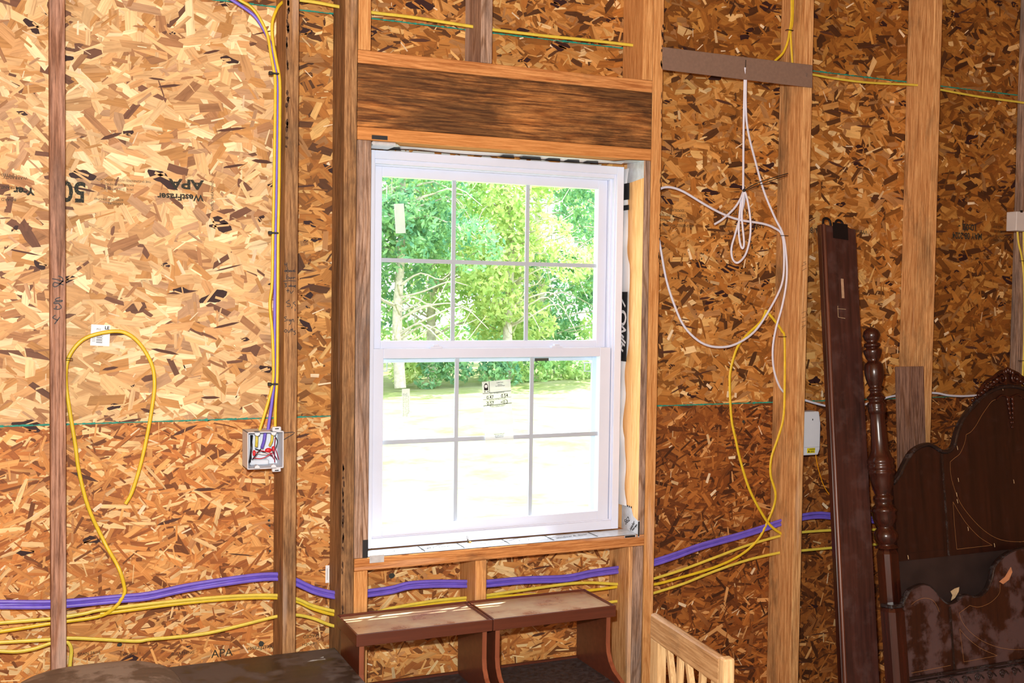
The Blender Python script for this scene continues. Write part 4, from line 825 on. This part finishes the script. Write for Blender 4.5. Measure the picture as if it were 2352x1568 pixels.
lo = [(vs[k][0], vs[k][1], .001) for k in rim]; b0 = len(mb.v); mb.v += lo; n = len(rim)
for k in range(n): mb.f.append((rim[k], rim[(k+1) % n], b0+(k+1) % n, b0+k)); mb.sm.append(True)
mb.build('cushion_cover', M['cushion'], cu)

# ------------------------------------------------------------------ light wooden chair seen from behind
P0, P1 = atz(1495, 1408, .80), atz(1650, 1509, .80)
dy = (P1-P0).normalized(); L = (P1-P0).length
Mc = Matrix(((dy.y*-1, dy.x, 0, P0.x), (dy.x, dy.y, 0, P0.y), (0, 0, 1, 0), (0, 0, 0, 1)))
Mc = Matrix(((-dy.y, dy.x, 0, P0.x), (dy.x, dy.y, 0, P0.y), (0, 0, 1, 0), (0, 0, 0, 1)))   # local x: away from camera side, y: along rail
ch = empty('dining_chair', (0, 0, 0), label='light beech chair with slatted back, cut off by the bottom edge', cat='chair'); ch.matrix_world = Mc
th = .024
mb = MB().prismx([(0, 0), (0, 0)], 0, 0) if False else MB()
def cb(a, b, name, mat='chairwood', bev=.002): return MB().box(a, b).build(name, M[mat], ch, bevel=bev, seg=2)
mb = MB(); prof = [(0, .738), (th, .738), (th, .790), (th*.85, .797), (th*.5, .8005), (th*.15, .799), (0, .795)]
n = len(prof); vs = [(x, 0, z) for x, z in prof]+[(x, L-.001, z) for x, z in prof]
mb.add(vs, [tuple(range(n)), tuple(reversed(range(n, 2*n)))]+[(i, (i+1) % n, (i+1) % n+n, i+n) for i in range(n)]); mb.build('top_rail', M['chairrail'], ch)
cb((0, .0, 0), (th, .045, .737), 'leg'); cb((0, L-.034, 0), (th, L, .737), 'leg')
cb((.0, L, .0), (th+.004, L+.026, .803), 'rear_post', bev=.005)
cb((-.001, .045, .50), (th-.002, L-.035, .54), 'back_rail')
def slat(ya, yb, w=.016):
    d_ = Vector((0, yb-ya, .197)); mb = MB(); x0_, x1_ = .004, .018
    mb.add([(x0_, ya-w/2, .7385), (x1_, ya-w/2, .7385), (x1_, ya+w/2, .7385), (x0_, ya+w/2, .7385), (x0_, yb-w/2, .541), (x1_, yb-w/2, .541), (x1_, yb+w/2, .541), (x0_, yb+w/2, .541)],
        [(0, 1, 2, 3), (7, 6, 5, 4), (0, 4, 5, 1), (1, 5, 6, 2), (2, 6, 7, 3), (3, 7, 4, 0)]); mb.build('back_slat', M['chairwood'], ch, bevel=.001)
slat(.085, .15); slat(.15, .14); slat(.19, .26); slat(.265, .245)
cb((-.0, .0, .43), (.42, L, .455), 'seat'); cb((.385, .0, 0), (.42, .035, .43), 'leg'); cb((.385, L-.035, 0), (.42, L, .43), 'leg')

# ------------------------------------------------------------------ bed rail leaning on the wall
Tl, Tr, Bl = at(1886, 514, -.045), at(1965, 519, -.045), at(1935, 1560, -.365)
ez = (Tl-Bl).normalized(); tt = Bl.z/ez.z; Bf = Bl-ez*tt
ex = (Tr-Tl); ex = (ex-ez*ex.dot(ez)).normalized(); ey = ez.cross(ex); 
Lr = (Tl-Bf).length; wR = (Tr-Tl).length
Mr = Matrix(((ex.x, ey.x, ez.x, Bf.x), (ex.y, ey.y, ez.y, Bf.y), (ex.z, ey.z, ez.z, Bf.z), (0, 0, 0, 1)))
br = empty('bed_rail', (0, 0, 0), label='long reddish-brown bed side rail standing upright against the wall', cat='bed rail'); br.matrix_world = Mr
MB().box((.016, 0, 0.004), (wR, .02, Lr)).build('rail_board', M['rail'], br, bevel=.002)
MB().tube([(.012, .002, .004), (.012, .002, Lr)], .007, .008, n=10).build('rail_bead', M['rail_edge'], br)
MB().box((0, .002, .004), (.006, .024, Lr)).build('rail_lip', M['mahog'], br, bevel=.002)
hk = MB().box((.05, -.003, Lr-.045), (.115, -.0005, Lr+.012)); 
for cx in (.03, .085):
    P = [(cx+.016*math.cos(a), .006, Lr+.012+.014*math.sin(a)) for a in [math.pi*k/8 for k in range(9)]]; hk.tube([(cx+.022, .006, Lr-.01)]+P+[(cx-.02, .006, Lr-.01)] if False else [(cx+.018, .006, Lr-.01)]+P+[(cx-.018, .006, Lr-.01)], .005, .003, n=8)
hk.build('hook_plate', plain('black_iron', (34, 30, 32), .5, .6), br)
MB().box((.075, -.0008, Lr-.26), (.086, -.0002, Lr-.19)).build('worn_patch', plain('worn_spot', (176, 146, 118), .8, var=.2, scale=70), br)
mb = MB(); mb.ribbon([(.055, Lr-.29), (.055, Lr-.33), (.085, Lr-.332)], .0014, -.0006); mb.ribbon([(.052, Lr-.30), (.09, Lr-.299)], .001, -.0006); mb.build('scratch', M['chip'], br)

# weathered board behind the headboard
a, b = at(2053, 838, -.028), at(2112, 845, -.028)
ob = empty('weathered_board', (a.x, -.03, 0), label='short weathered grey-brown board propped behind the headboard', cat='board'); ob.rotation_euler = (math.radians(-4), 0, 0)
ob.location = (a.x-.0, -.03-.022-1.366*math.tan(math.radians(4)), 0)
MB().box((0, 0, 0.003), (.122, .021, 1.366)).build('plank', M['oldboard'], ob, bevel=.002)

# ------------------------------------------------------------------ headboard
LEAN = math.radians(-8)
Mh = Matrix.Translation((2.615, -.392, 0)) @ Matrix.Rotation(LEAN, 4, 'X')
hb = empty('bed_headboard', (0, 0, 0), label='dark mahogany headboard with turned post and carved crest leaning on the studs', cat='headboard'); hb.matrix_world = Mh
def pz(v): return 1.525-(v-750)*.001485
K = .00152
prof = [(750, 1), (753, 10), (760, 17), (770, 20), (780, 16), (786, 11), (788, 17), (792, 19), (796, 18), (798, 14), (801, 13), (803, 20), (806, 21), (812, 20), (822, 16), (829, 12), (832, 15), (836, 19), (840, 21), (856, 22), (870, 20), (885, 15), (891, 12), (893, 15), (896, 16), (899, 13), (903, 12), (909, 16), (912, 20), (916, 21), (920, 17), (924, 16), (927, 20), (932, 21), (937, 19), (940, 20), (947, 20), (951, 17), (954, 16), (980, 17), (1010, 18), (1035, 20), (1050, 25), (1058, 30), (1064, 30), (1067, 28), (1070, 30), (1078, 30), (1081, 27), (1084, 30), (1088, 30), (1092, 27), (1105, 26), (1120, 23), (1134, 18), (1138, 17), (1141, 22), (1147, 23), (1151, 20), (1158, 18), (1164, 24), (1170, 29), (1175, 29), (1178, 27), (1190, 27), (1200, 24), (1208, 18), (1212, 17), (1218, 23), (1228, 27), (1238, 26), (1247, 21), (1251, 18), (1254, 24), (1258, 26)]
def post(parent, dx):
    mb = MB().lathe([(pz(v), q*K) for v, q in prof], 22, (dx, 0)); p_ = mb.build('bed_post', M['mahog'], parent, label='turned post')
    hw_ = .031; mb = MB().prism([(0, 0)]*3, 0, 0) if False else MB()
    z1 = pz(1258); mb.add([(dx+x, y, z) for z, q in ((.002, 1), (z1-.018, 1), (z1, .75)) for x, y in ((-hw_*q, -hw_*q*.6), (-hw_*q*.6, -hw_*q), (hw_*q*.6, -hw_*q), (hw_*q, -hw_*q*.6), (hw_*q, hw_*q*.6), (hw_*q*.6, hw_*q), (-hw_*q*.6, hw_*q), (-hw_*q, hw_*q*.6))],
        [tuple(reversed(range(8))), tuple(range(16, 24))]+[(k, (k+1) % 8, (k+1) % 8+8, k+8) for k in range(8)]+[(k+8, (k+1) % 8+8, (k+1) % 8+16, k+16) for k in range(8)])
    mb.build('post_base', M['mahog'], parent); return p_
post(hb, 0)
top = [(2052, 1112), (2062, 1099), (2070, 1085), (2080, 1065), (2095, 1040), (2115, 1026), (2135, 1022), (2150, 1029), (2165, 1038), (2180, 1037), (2192, 1024), (2197, 1005), (2203, 985), (2215, 960), (2235, 935), (2260, 910), (2290, 893), (2318, 888)]
tp2 = [onplane(u, v, Mh, -.012) for u, v in top]; cx = tp2[-1][0]; W2 = 2*cx
tpS = [(p.x, p.z) for p in smooth([(x, 0, z) for x, z in tp2], 3)]
full = tpS+[(W2-x, z) for x, z in reversed(tpS[:-1])]
zb = onplane(2085, 1287, Mh, -.012)[1]
full = [(x, z) for x, z in full if .0 <= x <= W2]
pan = MB()
n = len(full); vs = []
for (x, z) in full: vs += [(x, -.010, z), (x, .010, z), (x, -.010, zb), (x, .010, zb)]
for i in range(n-1):
    a, b = 4*i, 4*(i+1); pan.f += [(a, b, b+2, a+2), (a+1, a+3, b+3, b+1), (a, a+1, b+1, b), (a+2, b+2, b+3, a+3)]; pan.sm += [False]*4
pan.f += [(0, 2, 3, 1), (4*n-4, 4*n-3, 4*n-1, 4*n-2)]; pan.sm += [False]*2; pan.v = vs
hp = pan.build('panel', M['mahog_panel'], hb)
MB().tube([(x, -.006, z+.002) for x, z in full], .008, .014, n=10).build('top_moulding', M['mahog_edge'], hb, label='worn moulding along the curved top')
post(hb, W2)
MB().box((.0, -.008, .25), (W2, .008, .33)).build('lower_rail', M['mahog_panel'], hb)
def trace(par, Mx, pls, w, y, mat, name, mirror=None):
    mb = MB()
    for pl in pls:
        q = [onplane(u, v, Mx, y) for u, v in pl]; q = [(p.x, p.z) for p in smooth([(a, 0, b) for a, b in q], 4)] if len(q) > 2 else q
        mb.ribbon(q, w, y)
        if mirror: mb.ribbon([(mirror-x, z) for x, z in q], w, y)
    return mb.build(name, mat, par, kind='stuff')
fh = 312/1019
zz = lambda pl: zs(fh, 2040, 820, pl)
trace(hb, Mh, [zz([(830, 310), (780, 330), (740, 380), (700, 440), (660, 510), (620, 560), (585, 580)]), zz([(585, 580), (575, 640), (540, 720), (500, 755), (465, 785)]), zz([(465, 785), (470, 880), (495, 980), (540, 1090), (620, 1200), (720, 1300), (820, 1360), (920, 1382), (1019, 1383)]),
  zz([(487, 1085), (497, 1250), (515, 1440)]), zz([(515, 1440), (780, 1410)]), zz([(780, 1410), (680, 1345), (590, 1250), (530, 1160), (487, 1085)])], .0012, -.0106, M['inlay'], 'inlay_line', W2)
mb = MB(); q = [onplane(u, v, Mh, -.0108) for u, v in zz([(402, 725), (425, 1050), (455, 1490)])]
mb.ribbon(q, .010, -.0112); mb.build('stile_bead', M['mahog_edge'], hb); MB().ribbon([(W2-x, z) for x, z in q], .010, -.0112).build('stile_bead', M['mahog_edge'], hb)
mb = MB(); q = [onplane(u, v, Mh, -.0108) for u, v in zz([(385, 740), (410, 1100), (425, 1440), (150, 1470)])]; mb.ribbon(q, .002, -.0108); mb.build('panel_groove', plain('dark_groove', (30, 16, 12), .5), hb)
# carved crest: scrolls, leaves and drop
cr = MB(); ytop = onplane(2318, 888, Mh, -.012)[1]
def scroll(mb, cx_, cz_, r0, turns, s, rad=.005, y=-.014):
    P = [(cx_+s*(r0*(1-t_*.85))*math.cos(t_*turns*6.283+.6), y, cz_+(r0*(1-t_*.85))*math.sin(t_*turns*6.283+.6)) for t_ in [k/26 for k in range(27)]]
    mb.tube(P, lambda q: rad*(1-.4*q), n=6)
for s in (-1, 1):
    scroll(cr, cx+s*.034, ytop+.030, .024, 1.6, s); scroll(cr, cx+s*.108, ytop+.006, .016, 1.5, s, .004)
    for k in range(9):
        t_ = k/8; x_ = cx+s*(.05+.13*t_); z_ = ytop+.028*(1-t_*2.6)+.004; cr.ball((x_, -.01, z_-.004), .013-.005*t_, 7, (1.2, .8, .8))
    cr.tube(smooth([(cx+s*.0, -.008, ytop+.055), (cx+s*.03, -.008, ytop+.056), (cx+s*.07, -.008, ytop+.035), (cx+s*.11, -.008, ytop+.018), (cx+s*.15, -.008, ytop-.02)]), .007, n=7)
cr.prism([(cx-.06, ytop-.002), (cx+.06, ytop-.002), (cx+.05, ytop+.04), (cx+.02, ytop+.058), (cx, ytop+.066), (cx-.02, ytop+.058), (cx-.05, ytop+.04)], -.008, .006)
for k in range(-2, 3): cr.ball((cx+k*.011, -.012, ytop+.062-abs(k)*.005), .009, 7, (.7, .8, 1.3))
cr.build('carved_crest', M['mahog'], hb, label='carved scroll crest')
dr = MB()
for k in range(7):
    for s in (-1, 1): dr.ball((cx+s*.012*(1-k/8), -.013, ytop-.045-k*.017), .0085*(1-k/12), 6, (1, .6, 1.3))
for s in (-1, 1):
    dr.tube(smooth([(cx, -.012, ytop-.04), (cx+s*.04, -.012, ytop-.03), (cx+s*.07, -.012, ytop-.045)]), .004, n=6)
dr.build('carved_drop', M['mahog'], hb)
mb = MB(); 
for u, v in zz([(520, 680), (630, 370), (527, 920), (515, 1030), (520, 1080), (600, 1287), (798, 1410), (150, 1500), (943, 932), (860, 235)]):
    x_, z_ = onplane(u, v, Mh, -.012); mb.ribbon([(x_-.001, z_+.007), (x_+.0005, z_), (x_+.001, z_-.007)], .0025, -.0116)
mb.build('chipped_spots', M['chip'], hb, kind='stuff')

# ------------------------------------------------------------------ footboard standing in front
Mf = Matrix.Translation((2.545, -.475, 0)) @ Matrix.Rotation(LEAN, 4, 'X')
fb = empty('bed_footboard', (0, 0, 0), label='dusty mahogany footboard with scalloped top standing before the headboard', cat='footboard'); fb.matrix_world = Mf
def mp(u, v, y=-.012): return onplane(u, v, Mf, y)
ftop = [(2062, 1425), (2072, 1408), (2080, 1382), (2092, 1358), (2108, 1348), (2122, 1343), (2136, 1346), (2150, 1358), (2162, 1374), (2174, 1385), (2186, 1387), (2200, 1381), (2213, 1370), (2224, 1367), (2240, 1372), (2258, 1368), (2272, 1352), (2281, 1330), (2286, 1305), (2302, 1284), (2325, 1268), (2352, 1259), (2375, 1258)]
q = [mp(u, v) for u, v in ftop]; c2 = q[-1][0]; WF = 2*c2
qs = [(p.x, p.z) for p in smooth([(x, 0, z) for x, z in q], 3)]; ff = qs+[(WF-x, z) for x, z in reversed(qs[:-1])]
zf = .16; pan = MB(); vs = []; n = len(ff)
for (x, z) in ff: vs += [(x, -.010, z), (x, .010, z), (x, -.010, zf), (x, .010, zf)]
for i in range(n-1):
    a, b = 4*i, 4*(i+1); pan.f += [(a, b, b+2, a+2), (a+1, a+3, b+3, b+1), (a, a+1, b+1, b), (a+2, b+2, b+3, a+3)]; pan.sm += [False]*4
pan.f += [(0, 2, 3, 1), (4*n-4, 4*n-3, 4*n-1, 4*n-2)]; pan.sm += [False]*2; pan.v = vs
pan.build('panel', M['mahog_dusty'], fb)
MB().tube([(x, 0, z+.001) for x, z in ff], .004, .013, n=8).build('top_moulding', M['mahog_edge'], fb)
pzt = mp(2040, 1400, -.03)[1]
for dx in (0, WF):
    h_ = .034; mb = MB(); z1 = pzt
    mb.add([(dx+x, y, z) for z, g_ in ((.002, 1), (z1-.012, 1), (z1, .8)) for x, y in ((-h_*g_, -h_*g_*.55), (-h_*g_*.55, -h_*g_), (h_*g_*.55, -h_*g_), (h_*g_, -h_*g_*.55), (h_*g_, h_*g_*.55), (h_*g_*.55, h_*g_), (-h_*g_*.55, h_*g_), (-h_*g_, h_*g_*.55))],
        [tuple(reversed(range(8))), tuple(range(16, 24))]+[(k, (k+1) % 8, (k+1) % 8+8, k+8) for k in range(8)]+[(k+8, (k+1) % 8+8, (k+1) % 8+16, k+16) for k in range(8)])
    mb.build('foot_post', M['mahog'], fb)
    MB().box((dx-.026, -.026, z1), (dx+.026, .026, z1+.012)).build('post_cap', M['mahog_edge'], fb, bevel=.002)
ff2 = 372/1676; zw = lambda pl: zs(ff2, 1980, 1220, pl)
trace(fb, Mf, [zw([(1430, 545), (1420, 640), (1350, 720), (1270, 765), (1190, 783), (1115, 765)]), zw([(1115, 765), (1005, 845)]), zw([(1005, 845), (1040, 940), (1130, 1050), (1260, 1140), (1400, 1195), (1540, 1220), (1676, 1222)]), zw([(1010, 1010), (1055, 1350)]), zw([(1055, 1350), (1400, 1285)]), zw([(1400, 1285), (1230, 1210), (1100, 1110), (1010, 1010)]),
  zw([(510, 760), (560, 720), (640, 690), (720, 705), (770, 760), (800, 830)]), zw([(510, 1465), (920, 1385)])], .0011, -.0106, M['inlay'], 'inlay_line', WF)
mb = MB(); q = [mp(*p) for p in zw([(910, 780), (935, 1100), (960, 1440)])]; mb.ribbon(q, .010, -.0112); mb.build('stile_bead', M['mahog_edge'], fb); MB().ribbon([(WF-x, z) for x, z in q], .01, -.0112).build('stile_bead', M['mahog_edge'], fb)
z_ = mp(2095, 1556)[1]
mb = MB().box((.03, -.022, z_-.004), (WF-.03, -.010, z_+.004)).box((.03, -.018, z_-.016), (WF-.03, -.010, z_-.010)); mb.build('lower_moulding', M['mahog_edge'], fb, bevel=.002)
mb = MB()
for k in range(22):
    x_ = .05+k*(WF-.1)/21; scroll(mb, x_, z_-.034, .013, 1.3, 1 if k % 2 else -1, .0028, -.013)
    mb.tube(smooth([(x_, -.012, z_-.048), (x_+.015, -.013, z_-.028), (x_+.03, -.012, z_-.04)]), .0028, n=5)
mb.build('carved_band', M['mahog_edge'], fb)
for pl, nm in (([(915, 620), (960, 590), (1005, 575), (1000, 620), (960, 690), (920, 715), (935, 660)], 'M'), ([(1540, 370), (1555, 420), (1520, 500), (1460, 545), (1420, 520), (1480, 470)], 'N')):
    y_ = -.0118; pp = [onplane(u, v, Mf, y_) for u, v in zw(pl)]
    if nm == 'M': pp = [(onplane(u, v, Mf, -.012)) for u, v in zw(pl)]; Mx = Mh; par = hb; pp = [onplane(u, v, Mh, -.0118) for u, v in zw(pl)]
    else: par = fb
    if nm == 'M':
        MB().prism(pp, -.0125, -.0115).build('wood_filler_patch', M['chip'], par)
    else: MB().prism(pp, -.0125, -.0105).build('bare_chip', plain('bare_tan', (196, 136, 96), .8, var=.2, scale=50), par)
mbp = MB().box((.03, -.008, .33), (W2-.03, .006, zb)); mbp.build('backing_panel', plain('dark_backing', (44, 32, 30), .6, var=.3, scale=14), hb)
